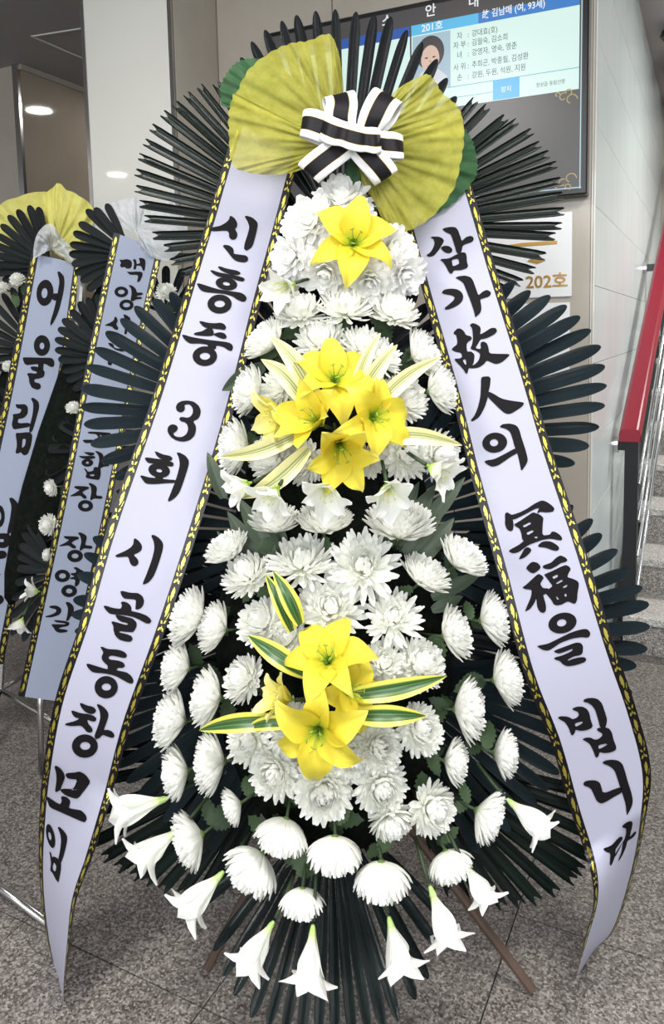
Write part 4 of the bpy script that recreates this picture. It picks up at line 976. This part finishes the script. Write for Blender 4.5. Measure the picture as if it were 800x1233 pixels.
MUMS = [
 ('std',359,371,62,100,.45,Z_TOP),('spider',416,368,66,92,.40,Z_TOP),('std',477,373,58,75,.35,Z_TOP),
 ('brush',320,409,62,140,.35,Z_UP),('full',386,408,66,105,.65,Z_UP),('spider',438,416,56,70,.6,Z_UP),('spider',459,428,50,60,.6,Z_UP),('brush',300,470,62,165,.35,Z_UP),('brush',509,426,58,25,.35,Z_UP),('brush',530,468,62,15,.35,Z_UP),
 ('brush',284,538,66,175,.35,Z_UP),('std',325,548,66,150,.6,Z_UP),('spider',335,466,52,150,.7,Z_UP),('std',490,478,62,35,.65,Z_UP),('full',492,545,66,20,.8,Z_UP),('std',534,548,62,5,.5,Z_UP),('std',362,556,58,200,.7,Z_UP),
 ('pom',441,555,54,270,.9,('round white pompon chrysanthemum under the upper yellow lilies',None)),
 ('brush',331,627,62,95,.3,Z_ROW),('brush',391,626,68,90,.3,Z_ROW),('brush',481,630,82,85,.3,Z_ROW),
 ('brush',274,661,56,125,.3,Z_MID),('std',296,689,64,125,.4,Z_MID),('spider',364,674,76,95,.55,Z_MID),('spider',438,680,80,80,.92,Z_MID),('brush',557,672,62,50,.3,Z_MID),('brush',512,692,62,55,.3,Z_MID),
 ('spider',397,731,82,100,.9,Z_MID),('spider',474,742,72,70,.88,Z_MID),('std',312,747,64,140,.65,Z_MID),('spider',345,770,52,120,.8,Z_MID),
 ('brush',229,742,68,160,.3,Z_L),('brush',259,755,62,165,.3,Z_L),('brush',214,802,64,170,.3,Z_L),('std',290,816,62,160,.45,Z_L),('brush',251,839,68,175,.3,Z_L),('brush',208,866,70,170,.3,Z_L),('brush',212,930,64,190,.3,Z_L),('brush',254,918,74,185,.3,Z_L),
 ('brush',594,745,68,10,.3,Z_R),('brush',548,762,66,15,.35,Z_R),('brush',609,817,66,8,.3,Z_R),('std',510,797,66,40,.6,Z_R),('brush',564,854,74,0,.3,Z_R),('brush',608,907,58,-5,.3,Z_R),('brush',548,917,56,-5,.35,Z_R),
 ('spider',463,798,58,60,.85,Z_LOW),('spider',300,893,62,200,.85,Z_LOW),('full',330,932,70,220,.9,Z_LOW),('full',390,954,76,270,.92,Z_LOW),('full',457,899,64,20,.9,Z_LOW),('full',460,950,70,300,.88,Z_LOW),('std',508,878,62,10,.8,Z_LOW),('std',524,976,64,330,.75,Z_LOW),('std',473,993,60,290,.6,Z_LOW),('spider',345,875,60,180,.85,Z_LOW),('full',425,915,56,270,.85,Z_LOW),
 ('brush',281,971,44,205,.35,Z_HANG),('brush',229,1011,70,205,.3,Z_HANG),('bell',340,1006,68,256,.3,Z_HANG),('bell',304,1046,72,236,.3,Z_HANG),('bell',364,1086,54,268,.25,Z_HANG),('bell',403,1027,66,268,.28,Z_HANG),('bell',460,1059,70,272,.28,Z_HANG),('bell',543,1042,60,290,.35,Z_HANG),('brush',587,983,66,330,.35,Z_HANG),
]
for kd, x, y, d, a, f_, (lab, grp) in MUMS:
    o = mum(kd, x, y, d, a, f_, lab, grp)
    if grp: pend(o, lab, x, y)
SILK = ('white silk bloom under the bow', 'silk blooms under the bow')
for x, y, d, a, f_ in ((413,238,62,90,.7),(374,268,66,130,.8),(352,308,58,170,.75),(392,327,62,260,.85),(445,338,60,270,.85),(486,330,58,330,.8),(472,298,56,20,.8),(428,268,56,60,.85),(412,300,54,180,.9)):
    pend(mum('silk', x, y, d, a, f_, *SILK, leaves=0, doff=.01, name='silk_bloom'), SILK[0], x, y)

# ---- lilies (unit: axis +Z, length scale 1 = petal length)
def lily_petal(kind, seed, mt, inner):
    rnd = random.Random(seed); b = MB()
    def fn(u, v):
        x = u*2-1
        if kind == 'open':        # wide star
            r = .05+.98*v**1.15; z = .10*math.sin(v*1.4)+.55*v*(1-v)**.6-.22*max(0, v-.6)**1.5*2.2
            wv = .345*math.sin(math.pi*min(1, (v*.93+.07))**.82)**.8 if v < 1 else 0
        elif kind == 'half':
            r = .05+.72*v**1.3; z = .75*v**.85-.30*max(0, v-.7)**1.3
            wv = .33*math.sin(math.pi*min(1, (v*.93+.07))**.82)**.8
        else:                     # trumpet
            r = .04+.12*v**.9+.58*max(0, v-.50)**1.7*2.0; z = v*1.02-.42*max(0, v-.72)**1.4*2.0
            wv = .05+.20*sm(v/.7) if v < .7 else .25*max(0, 1-((v-.7)/.3)**1.7)**.7
        wv *= .82 if inner else 1.0
        wv = max(wv, .006)
        cup = (.20 if kind != 'trumpet' else .34)*wv*x*x*2.2*(1 if kind == 'trumpet' else (1-.5*v))
        rib = -.028*math.exp(-(x/.18)**2)*(1-v*.5)*1.5
        ruf = .055*math.sin(v*11+seed*2+(1 if x > 0 else 2.4))*abs(x)**2*v*(0.4 if kind == 'trumpet' else 1)
        rr = r-(cup if kind == 'trumpet' else cup*.3)
        return V((rr, x*wv*(1 if kind != 'trumpet' else 1), z+(cup*.9 if kind != 'trumpet' else 0)+rib+ruf+(.015 if inner else 0)))
    b.grid(fn, 8, 12); me = b.mesh('petal', True); me.materials.append(mt); return me
LP = {}
def lily(kind, mt, center, tip, Lpx, face, label, group, roll_=0, depth=Yf, doff=-.03, npet=6, name='lily', center_at='mouth'):
    """center: pixel of the throat; tip: image angle the lily points to; Lpx petal length."""
    d = depth(*center)+doff; C = P(center[0], center[1], d); S = Lpx*d/F
    toc = (CAM-C).normalized(); a = rad(tip)
    ax = ((cr*math.cos(a)+cu*math.sin(a))*math.sqrt(1-face*face)+toc*face).normalized()
    xx, yy, zz = frame(ax, Z3, roll_)
    root = empty(name, mtx=mtx(C, xx, yy, zz)); tag(root, label, 'flower', group)
    for i in range(npet):
        inner = i % 2
        key = (kind, mt.name, inner, i % 3)
        if key not in LP: LP[key] = lily_petal(kind, i+inner*3, mt, inner)
        o = link('petal', LP[key], None, root)
        sc_ = S*random.uniform(.93, 1.05); jk = .3 if kind == 'trumpet' else 1
        o.matrix_local = Matrix.Rotation(2*math.pi*i/npet+random.uniform(-.1, .1), 4, 'Z') @ Matrix.Rotation(random.uniform(-.16, .14)*jk, 4, 'Y') @ Matrix.Rotation(random.uniform(-.22, .22)*jk, 4, 'X') @ Matrix.Scale(sc_, 4)
    key = ('t', kind, mt.name, round(S, 3))
    b = MB()
    if kind != 'trumpet':
        b.grid(lambda u, v: V((math.cos(u*6.2832)*(.035+.06*v)*S, math.sin(u*6.2832)*(.035+.06*v)*S, (-.10+.18*v)*S)), 12, 2)
    else:
        b.grid(lambda u, v: V((math.cos(u*6.2832)*(.028+.04*v)*S, math.sin(u*6.2832)*(.028+.04*v)*S, (-.05+.16*v)*S)), 12, 2)
    b.build('throat', M_THROAT if kind != 'trumpet' else M_SEPAL, root, True, False)
    sl = .42 if kind == 'open' else (.55 if kind == 'half' else .62)
    for i in range(5):
        an = 2*math.pi*i/5+.3; e = .16 if kind != 'trumpet' else .05
        b = MB(); tp = V((math.cos(an)*e*S, math.sin(an)*e*S, sl*S))
        b.tube([V((0, 0, .02*S)), tp*.6+V((0, 0, .02*S)), tp], [.012*S, .010*S, .009*S], 5)
        q = V((-math.sin(an), math.cos(an), .3))*.05*S
        b.tube([tp-q, tp, tp+q], [.008*S, .020*S, .008*S], 6)
        b.build('stamen', M_THROAT if mt == M_YLILY else M_STAMEN, root, True)
    b = MB(); back = root.matrix_world.to_3x3().transposed() @ ((V((0, 1, .0))-ax*1.2).normalized())
    b.tube([V((0, 0, -.01)), V((0, 0, -.02))+back*.02, V((0, 0, -.02))+back*.07], [.004, .0038, .0035], 6); b.build('stem', M_STEM, root, True)
    return root
UPL = 'upper yellow lily cluster'; LOL = 'lower yellow lily cluster'
lily('open', M_YLILY, (426, 294), 80, 57, .93, 'single yellow lily among white silk blooms under the bow', None, .35)
lily('open', M_YLILY, (403, 459), 75, 58, .85, 'yellow lily topmost in the upper cluster with pale striped leaves', UPL, .5, doff=-.06)
lily('open', M_YLILY, (448, 502), 10, 56, .82, 'yellow lily of the upper cluster turned toward the ribbon with Chinese characters', UPL, .2, doff=-.07)
lily('half', M_YLILY, (386, 510), 150, 60, .8, 'half closed yellow lily in the middle of the upper cluster', UPL, .8, doff=-.08)
lily('half', M_YLILY, (408, 532), 285, 62, .85, 'yellow lily lowest in the upper cluster above the white star lilies', UPL, .1, doff=-.09)
lily('half', M_YLILYP, (345, 498), 190, 48, .5, 'faded yellow lily in the upper cluster turned toward the ribbon with the numeral 3', UPL, .3, doff=-.04)
lily('open', M_YLILYP if False else M_YLILY, (396, 797), 110, 62, .86, 'yellow lily topmost in the lower cluster with green striped leaves', LOL, .15, doff=-.06)
lily('open', M_YLILY, (419, 833), 0, 54, .8, 'yellow lily of the lower cluster between the two other open ones', LOL, .75, doff=-.05)
lily('open', M_YLILY, (384, 878), 250, 66, .9, 'deep yellow lily lowest in the lower cluster', LOL, .45, doff=-.09)
lily('half', M_YLILYP, (350, 842), 170, 46, .45, 'faded yellow lily with pale petals in the lower cluster', LOL, .2, doff=-.05)
WST = ('white star lily with yellow stamens', 'white star lilies under the upper yellow lilies')
for c, a, L, f_, r_ in (((394, 585), 270, 44, .8, .2), ((466, 583), 280, 46, .78, .6), ((334, 588), 235, 42, .6, .4), ((300, 582), 200, 38, .4, .1), ((518, 562), 330, 44, .5, .3)):
    pend(lily('half', M_WLILY, c, a, L, f_, *WST, roll_=r_, doff=-.085), WST[0], *c)
lily('half', M_WLILY, (352, 342), 200, 42, .6, 'white lily beside the silk blooms above the first chrysanthemums', None, .5)
def trumpet(bs_, mo, label, L=None):
    dx, dy = mo[0]-bs_[0], mo[1]-bs_[1]; L = math.hypot(dx, dy)*1.10
    lily('trumpet', M_WLILY, bs_, math.degrees(math.atan2(-dy, dx)), L, .22, label, 'white trumpet lilies hanging at the lower edge', random.random(), doff=-.02)
for bs_, mo, lab in (((199,962),(137,982),'white trumpet lily with its tip touching the ribbon with the numeral'), ((214,1000),(168,1038),'white trumpet lily just below the one touching the ribbon'), ((267,1052),(222,1100),'white trumpet lily over bare floor beside the notched palm fan'),
                    ((328,1112),(297,1163),'white trumpet lily over the bottom palm fan beside the short easel leg'), ((377,1117),(372,1184),'white trumpet lily hanging straight down over the bottom palm fan'), ((469,1107),(484,1168),'white trumpet lily over the bottom palm fan with a sideways petal'),
                    ((519,1070),(541,1132),'white trumpet lily in front of the long easel leg'), ((560,1040),(588,1085),'white trumpet lily tucked under the nodding chrysanthemum above the easel leg'), ((613,964),(655,1003),'white trumpet lily pointing at the ribbon with Chinese characters')):
    trumpet(bs_, mo, lab)

# ---- striped leaves and plain broad leaves
def blade(name, mt, bs_, tip, wpx, label, group, doff, bend=.0, bow_=.03):
    d0 = Yf(*bs_)+doff; d1 = Yf(*tip)+doff-.0
    a, e = P(bs_[0], bs_[1], d0), P(tip[0], tip[1], d1); y = e-a; L = y.length; y.normalize()
    toc = (CAM-a).normalized(); x = y.cross(toc).normalized(); z = x.cross(y); W_ = wpx*d0/F
    b = MB()
    def fn(u, v):
        s = u*2-1; wv = W_*.5*(math.sin(math.pi*min(1, .10+.9*v)**.85)**.8 if v < 1 else .01)
        wv = max(wv, .0006)
        return x*(s*wv+bend*W_*math.sin(v*3.14)) + y*(v*L) + z*(abs(s)*wv*.45+bow_*math.sin(v*math.pi*.9))
    b.grid(fn, 8, 14); o = b.build(name, mt, smooth=True, fix=False); o.location = a; tag(o, label, 'leaf', group); return o
SLU = ('pale striped leaf of upper lilies', 'striped leaves of the upper lily cluster')
SLL = ('yellow-edged leaf of lower lilies', 'striped leaves of the lower lily cluster')
for bs_, tip, wp, bd in (((384,488),(327,406),24,.25),((372,492),(316,434),22,.3),((425,480),(457,402),16,-.2),((432,480),(478,416),20,-.1),((445,500),(530,431),20,-.35),((372,515),(268,549),22,-.35),((372,540),(293,599),24,-.3),((440,527),(555,536),22,-.3)):
    pend(blade('striped_leaf', M_VARP, bs_, tip, wp, *SLU, doff=-.045, bend=bd), SLU[0], *tip)
for bs_, tip, wp, bd in (((352,760),(320,692),19,.1),((362,752),(329,688),22,.1),((368,812),(300,766),26,.0),((345,868),(243,879),24,.15),((362,870),(300,877),18,.2),((420,838),(537,814),26,.15),((425,862),(512,862),26,.0)):
    pend(blade('striped_leaf', M_VAR, bs_, tip, wp, *SLL, doff=-.045, bend=bd), SLL[0], *tip)
BRL = ('broad dark olive leaf behind blooms', 'broad olive leaves behind the blooms')
for bs_, tip, wp in (((478,655),(525,584),24),((488,668),(538,603),24),((498,682),(547,624),24),((470,650),(505,580),20),((330,672),(288,600),24),((322,690),(274,616),24),((345,665),(310,590),20),((520,735),(557,718),16),((505,640),(560,575),20),((520,720),(580,690),18),((300,700),(262,640),18),((270,600),(250,545),18),((318,440),(268,470),22)):
    pend(blade('broad_leaf', M_BROAD, bs_, tip, wp, *BRL, doff=.045, bow_=.01), BRL[0], *tip)
settle()

# ---- tulle collar
def tullefan(root, mt, C, out, dc, de, npl, amp, seed, scal=34, name='tulle_fan'):
    rnd = random.Random(seed); n = len(out); ph = rnd.random()*6
    def edge(t):
        f_ = t*(n-1); i = min(int(f_), n-2); f_ -= i
        g_ = lambda k: V((*out[clamp(k, 0, n-1)], 0))
        p0, p1, p2, p3 = g_(i-1), g_(i), g_(i+1), g_(i+2)
        return .5*((2*p1)+(p2-p0)*f_+(2*p0-5*p1+4*p2-p3)*f_*f_+(3*p1-p0-3*p2+p3)*f_**3)
    wav = [(rnd.uniform(.3, .8), npl*rnd.uniform(.35, 2.6), rnd.uniform(0, 6), rnd.uniform(-2, 2)) for _ in range(6)]
    b = MB()
    def fn(u, v):
        e = edge(u); k = v*(1+.014*abs(math.sin(u*scal*.5*math.pi))*sm((v-.8)/.2))
        x, y = lerp(C[0], e.x, k), lerp(C[1], e.y, k)
        w1 = sum(a_*math.sin(u*f_*2*math.pi+p_+q_*v) for a_, f_, p_, q_ in wav)
        cr_ = noise.noise(V((u*3.4+seed*9, v*2.0, seed)))*1.0+noise.noise(V((u*13, v*3+seed*5, 3)))*.45
        d = lerp(dc, de, v**.8)+amp*(w1*(v**.7)*.17+cr_*sm(v*2)*1.9)-.018*math.sin(v*math.pi)
        return P(x, y, d)
    b.grid(fn, 110, 16); o = b.build(name, mt, smooth=True, fix=False)
    o.parent = root; o.matrix_parent_inverse = Matrix.Translation(-root.location); return o
tc = empty('tulle_collar', P(425, 170, 1.66)); tag(tc, 'olive yellow and green pleated tulle fans fluffed out behind the bow', 'tulle')
TY = 1.66
tullefan(tc, M_TUG, (405,170), [(268,128),(266,108),(275,88),(290,74),(315,72),(345,85)], TY+.05, TY+.04, 4, .007, 1)
tullefan(tc, M_TUG, (448,178), [(556,150),(568,170),(574,195),(571,214),(548,242),(515,262)], TY+.05, TY+.02, 4, .007, 2)
tullefan(tc, M_TUY, (412,166), [(281,130),(288,108),(303,82),(330,62),(352,53),(372,50),(396,42),(406,58),(411,80),(414,104)], TY, TY-.03, 7, .009, 3)
tullefan(tc, M_TUY, (408,176), [(283,112),(277,135),(277,165),(281,197),(298,207),(325,210),(350,208),(376,200)], TY-.01, TY-.055, 5, .010, 4)
tullefan(tc, M_TUY, (438,166), [(462,128),(476,110),(494,98),(512,90),(522,96),(532,112),(550,128),(557,148),(556,165)], TY, TY-.02, 6, .009, 5)
tullefan(tc, M_TUY, (436,180), [(555,138),(558,165),(554,195),(545,228),(522,258),(498,274),(480,279),(462,265),(448,238),(428,208)], TY-.01, TY-.06, 7, .010, 6)
tullefan(tc, M_TUG, (428,182), [(415,202),(418,214),(428,226),(436,222)], TY-.05, TY-.06, 2, .004, 7, 8)

# ---- bow
bw = empty('bow', P(428, 170, 1.56)); tag(bw, 'black and white satin bow on the yellow tulle', 'bow')
BD = 1.565
def px3(x, y, z): return P(x, y, BD-z)            # z towards the viewer, metres
def loop(path, wdir, W_, name):
    """path: list of (x, y, z); wdir: list of (dx, dy, dz) half-width vectors, pixels and metres."""
    n = len(path); b = MB()
    def cat(ps, t):
        f_ = t*(n-1); i = min(int(f_), n-2); f_ -= i
        g_ = lambda k: V(ps[clamp(k, 0, n-1)])
        p0, p1, p2, p3 = g_(i-1), g_(i), g_(i+1), g_(i+2)
        return .5*((2*p1)+(p2-p0)*f_+(2*p0-5*p1+4*p2-p3)*f_*f_+(3*p1-p0-3*p2+p3)*f_**3)
    def fn(u, v):
        p = cat(path, v); w_ = cat(wdir, v); s = (u*2-1)
        return px3(p.x+w_.x*s, p.y+w_.y*s, p.z+w_.z*s)
    b.grid(fn, 8, 28); o = b.build(name, M_BOW, smooth=True, fix=False); o.parent = bw; o.matrix_parent_inverse = Matrix.Translation(-bw.location)
    sl = o.modifiers.new('thickness', 'SOLIDIFY'); sl.thickness = .0006; return o
# upper loops: front run rises, turns over at the top and comes back behind
loop([(412,158,.03),(410,140,.045),(412,124,.040),(409,113,.02),(403,118,.0),(404,138,-.005),(412,155,.0)], [(17,6,0),(19,4,.0),(19,0,-.004),(18,-4,-.008),(15,-4,-.014),(12,0,-.012),(14,3,-.005)], 0, 'bow_loop')
loop([(444,160,.03),(452,140,.045),(461,122,.040),(469,114,.02),(474,124,.0),(464,142,-.005),(448,158,.0)], [(17,-2,0),(18,5,0),(17,8,.004),(16,9,.008),(10,7,.012),(12,6,.01),(16,2,.0)], 0, 'bow_loop')
loop([(405,160,.025),(388,153,.035),(373,148,.032),(364,148,.015),(367,154,-.002),(385,160,-.006),(405,165,.0)], [(-5,16,0),(-6,17,0),(-5,17,-.002),(-3,16,-.006),(0,14,-.010),(-4,14,-.008),(-5,14,0)], 0, 'bow_loop')
loop([(450,172,.025),(466,174,.035),(478,175,.032),(486,177,.015),(483,181,-.002),(468,182,-.006),(450,178,.0)], [(3,16,0),(3,16,0),(2,16,.002),(1,14,.006),(0,12,.010),(3,13,.008),(3,14,0)], 0, 'bow_loop')
loop([(418,172,.03),(402,184,.036),(386,196,.034),(373,207,.024),(374,209,.008),(390,196,.0),(415,176,.0)], [(13,11,0),(14,11,0),(14,11,0),(13,11,0),(12,10,0),(12,9,0),(12,10,0)], 0, 'bow_tail')
loop([(432,176,.03),(444,188,.036),(456,201,.034),(465,213,.024),(462,214,.008),(450,200,.0),(434,180,.0)], [(14,-8,0),(15,-9,0),(15,-9,0),(14,-9,.004),(12,-8,.008),(12,-8,.006),(13,-8,0)], 0, 'bow_tail')
# centre band with two pinches
loop([(388,152,.040),(394,155,.058),(404,159,.062),(413,161,.056),(422,164,.066),(434,167,.066),(441,168,.058),(450,169,.064),(457,169,.052),(459,169,.036)], [(-4,15,0),(-4,16,0),(-4,16,0),(-3,15,0),(-2,16,0),(-1,16,0),(0,15,0),(1,16,0),(1,15,0),(1,14,0)], 0, 'centre_band')
loop([(412,150,.02),(420,163,.034),(430,180,.02)], [(20,4,0),(22,4,0),(18,4,0)], 0, 'knot')

# ================================================================== the two neighbouring wreaths
GF = 'palm fans of the neighbouring wreaths'
dA = lambda x, y: 2.62-.00022*y
dB = lambda x, y: 2.42-.00022*y
def off(f_, k): return lambda x, y: f_(x, y)+k
frond('round', M_PALMX, (62, 322), [(46,249),(35,247),(21,252),(10,259),(1,270),(-5,282),(-9,294),(-11,306),(-10,318),(-6,329),(3,338)], 9, .03, 'dark palm fan right under the pale yellow tulle crown', dA, GF)
frond('round', M_PALMX, (48, 425), [(24,344),(14,346),(3,353),(-8,364),(-16,378),(-20,392),(-22,406),(-22,420),(-20,434),(-14,448)], 9, .04, 'second dark palm fan below the pale yellow tulle crown', dA, GF)
frond('round', M_PALMX, (30, 520), fan((30, 520), 120, 230, 9, 62), 9, .05, 'third dark palm fan below the pale yellow tulle crown', dA, GF)
frond('round', M_PALMX, (160, 308), [(128,245),(114,250),(104,252),(95,268),(88,280),(84,294),(83,306),(86,318),(90,329),(97,339),(105,350)], 10, .03, 'dark palm fan right under the white tulle crown', dB, GF)
frond('round', M_PALMX, (138, 432), [(117,354),(105,358),(95,363),(85,373),(75,384),(70,395),(66,408),(66,421),(70,433),(75,447),(80,459),(88,470)], 10, .04, 'second dark palm fan below the white tulle crown', dB, GF)
frond('round', M_PALMX, (122, 540), [(92,488),(80,498),(71,509),(63,525),(57,540),(54,555),(54,570),(58,584)], 12, .05, 'third dark palm fan below the white tulle crown', dB, GF)
frond('round', M_PALMX, (72, 690), [(34,630),(27,640),(23,655),(21,668),(20,684),(18,702),(14,722),(12,744),(13,765),(27,772),(40,770)], 10, .05, 'lowest dark palm fan under the white tulle crown, near the floor', dB, GF)
frond('round', M_PALMX, (200, 380), fan((200, 380), 150, -30, 10, 60), 10, .06, 'dark palm fan behind the ribbon top under the white tulle crown', dB, GF)
frond('round', M_PALMX, (100, 620), fan((100, 620), 100, 260, 11, 62), 10, .07, 'dark palm fan at mid height between both pale bluish ribbons', dB, GF)
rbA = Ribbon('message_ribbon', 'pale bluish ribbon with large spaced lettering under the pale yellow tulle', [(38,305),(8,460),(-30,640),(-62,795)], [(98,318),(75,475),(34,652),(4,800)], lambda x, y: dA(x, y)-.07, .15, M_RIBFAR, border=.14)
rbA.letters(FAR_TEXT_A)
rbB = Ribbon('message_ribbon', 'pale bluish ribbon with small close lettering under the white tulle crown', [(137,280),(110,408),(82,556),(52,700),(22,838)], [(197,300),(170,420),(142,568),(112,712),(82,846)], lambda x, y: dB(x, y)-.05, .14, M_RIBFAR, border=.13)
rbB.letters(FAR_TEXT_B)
ta = empty('tulle_collar', P(60, 270, 2.5)); tag(ta, 'pale yellow tulle crown with a white lace puff', 'tulle')
tullefan(ta, M_TUYF, (62, 310), [(-20,290),(-14,262),(0,247),(20,238),(50,231),(62,236)], 2.62, 2.68, 4, .012, 11, 10)
tullefan(ta, M_TUYF, (66, 305), [(52,236),(64,226),(71,221),(80,229),(95,236),(112,252),(110,275),(100,300),(86,318)], 2.52, 2.50, 5, .014, 12, 16)
tullefan(ta, M_TUW, (62, 300), [(40,312),(42,290),(50,275),(62,270),(74,285),(85,298),(94,322)], 2.48, 2.44, 6, .02, 13, 12)
tb_ = empty('tulle_collar', P(170, 275, 2.4)); tag(tb_, 'all-white tulle crown beside the pale yellow one', 'tulle')
tullefan(tb_, M_TUW, (165, 285), [(120,256),(132,246),(150,240),(168,238),(190,244),(215,252)], 2.40, 2.42, 5, .012, 14, 10)
tullefan(tb_, M_TUW, (165, 275), [(205,240),(222,262),(224,290),(205,312),(185,310),(166,296)], 2.33, 2.28, 5, .014, 15, 10)
FM = ('small chrysanthemum beside the bluish ribbon under white tulle', 'chrysanthemums of the neighbouring wreaths')
FO = ['highest ', 'second highest ', 'third highest ', 'fourth highest ', 'lowest ']
for x, y, d, a, f_ in ((200,350,26,90,.7),(88,490,18,100,.6),(60,588,22,200,.6),(57,632,26,190,.7),(56,668,16,180,.6)):
    o = mum('std', x, y, d, a, f_, *FM, depth=dB, doff=-.05, leaves=1); o['label'] = FO.pop(0)+FM[0]
for x, y, d, w_ in ((20,335,18,'highest '),(2,345,14,'middle '),(10,440,16,'lowest ')):
    mum('std', x, y, d, 120, .7, w_+'small chrysanthemum among palm fans under the pale yellow tulle', 'chrysanthemums under the pale yellow tulle', depth=dA, doff=-.02, leaves=1)
for c, a, w_ in (((46, 712), 170, 'upper '), ((27, 745), 250, 'lower ')):
    lily('half', M_WLILY, c, a, 22, .4, w_+'white lily low between both pale bluish ribbons', 'white lilies of the neighbouring wreaths', .3, dB, -.03)
# stands: steel tripod legs
for nm, dep, cx, topy, feet in (('white-tulle', dB, 100, 300, ((50, 935), (60, 1118))), ('yellow-tulle', dA, 30, 320, ((-40, 960), (120, 905)))):
    cpt = P(cx, topy, dep(cx, topy)+.09); f0 = PF(*feet[0])
    r = empty('wreath_stand', V((cpt.x, cpt.y, 0))); tag(r, 'slim steel tripod stand under the %s wreath' % nm, 'stand')
    inv = Matrix.Translation(-r.location)
    hub = P(cx-30, 830, dep(cx, 830)+.10)
    b = MB(); b.tube([cpt, hub], .012, 8); o = b.build('spine', M_STEEL); o.parent = r; o.matrix_parent_inverse = inv
    for ft in feet:
        a = PF(*ft)+Z3*.01; b = MB()
        top = P(48, 800, dB(48, 800)+.02) if ft == (50, 935) else (P(-60, 1024, 1.82) if ft == (60, 1118) else hub)
        if ft == (60, 1118): top = V((top.x, top.y, top.z))
        b.tube([top, a], .0095, 8); o = b.build('leg', M_STEEL, smooth=True); o.parent = r; o.matrix_parent_inverse = inv
    a = V((hub.x-.1, hub.y+.45, .01)); b = MB(); b.tube([hub, a], .0095, 8); o = b.build('leg', M_STEEL, smooth=True); o.parent = r; o.matrix_parent_inverse = inv
    b = MB()
    def fo_(u, v):
        an = u*6.2832; rr = math.sin(v*math.pi); x = cx-20+math.cos(an)*rr*34-math.sin(an)*rr*30; y = 520-math.sin(an)*rr*-210
        return P(x-(y-520)*.18, y, dep(x, y)+.09+.04*math.cos(v*math.pi))
    b.grid(fo_, 20, 10); o = b.build('flower_foam', M_FOAM, smooth=True); o.parent = r; o.matrix_parent_inverse = inv
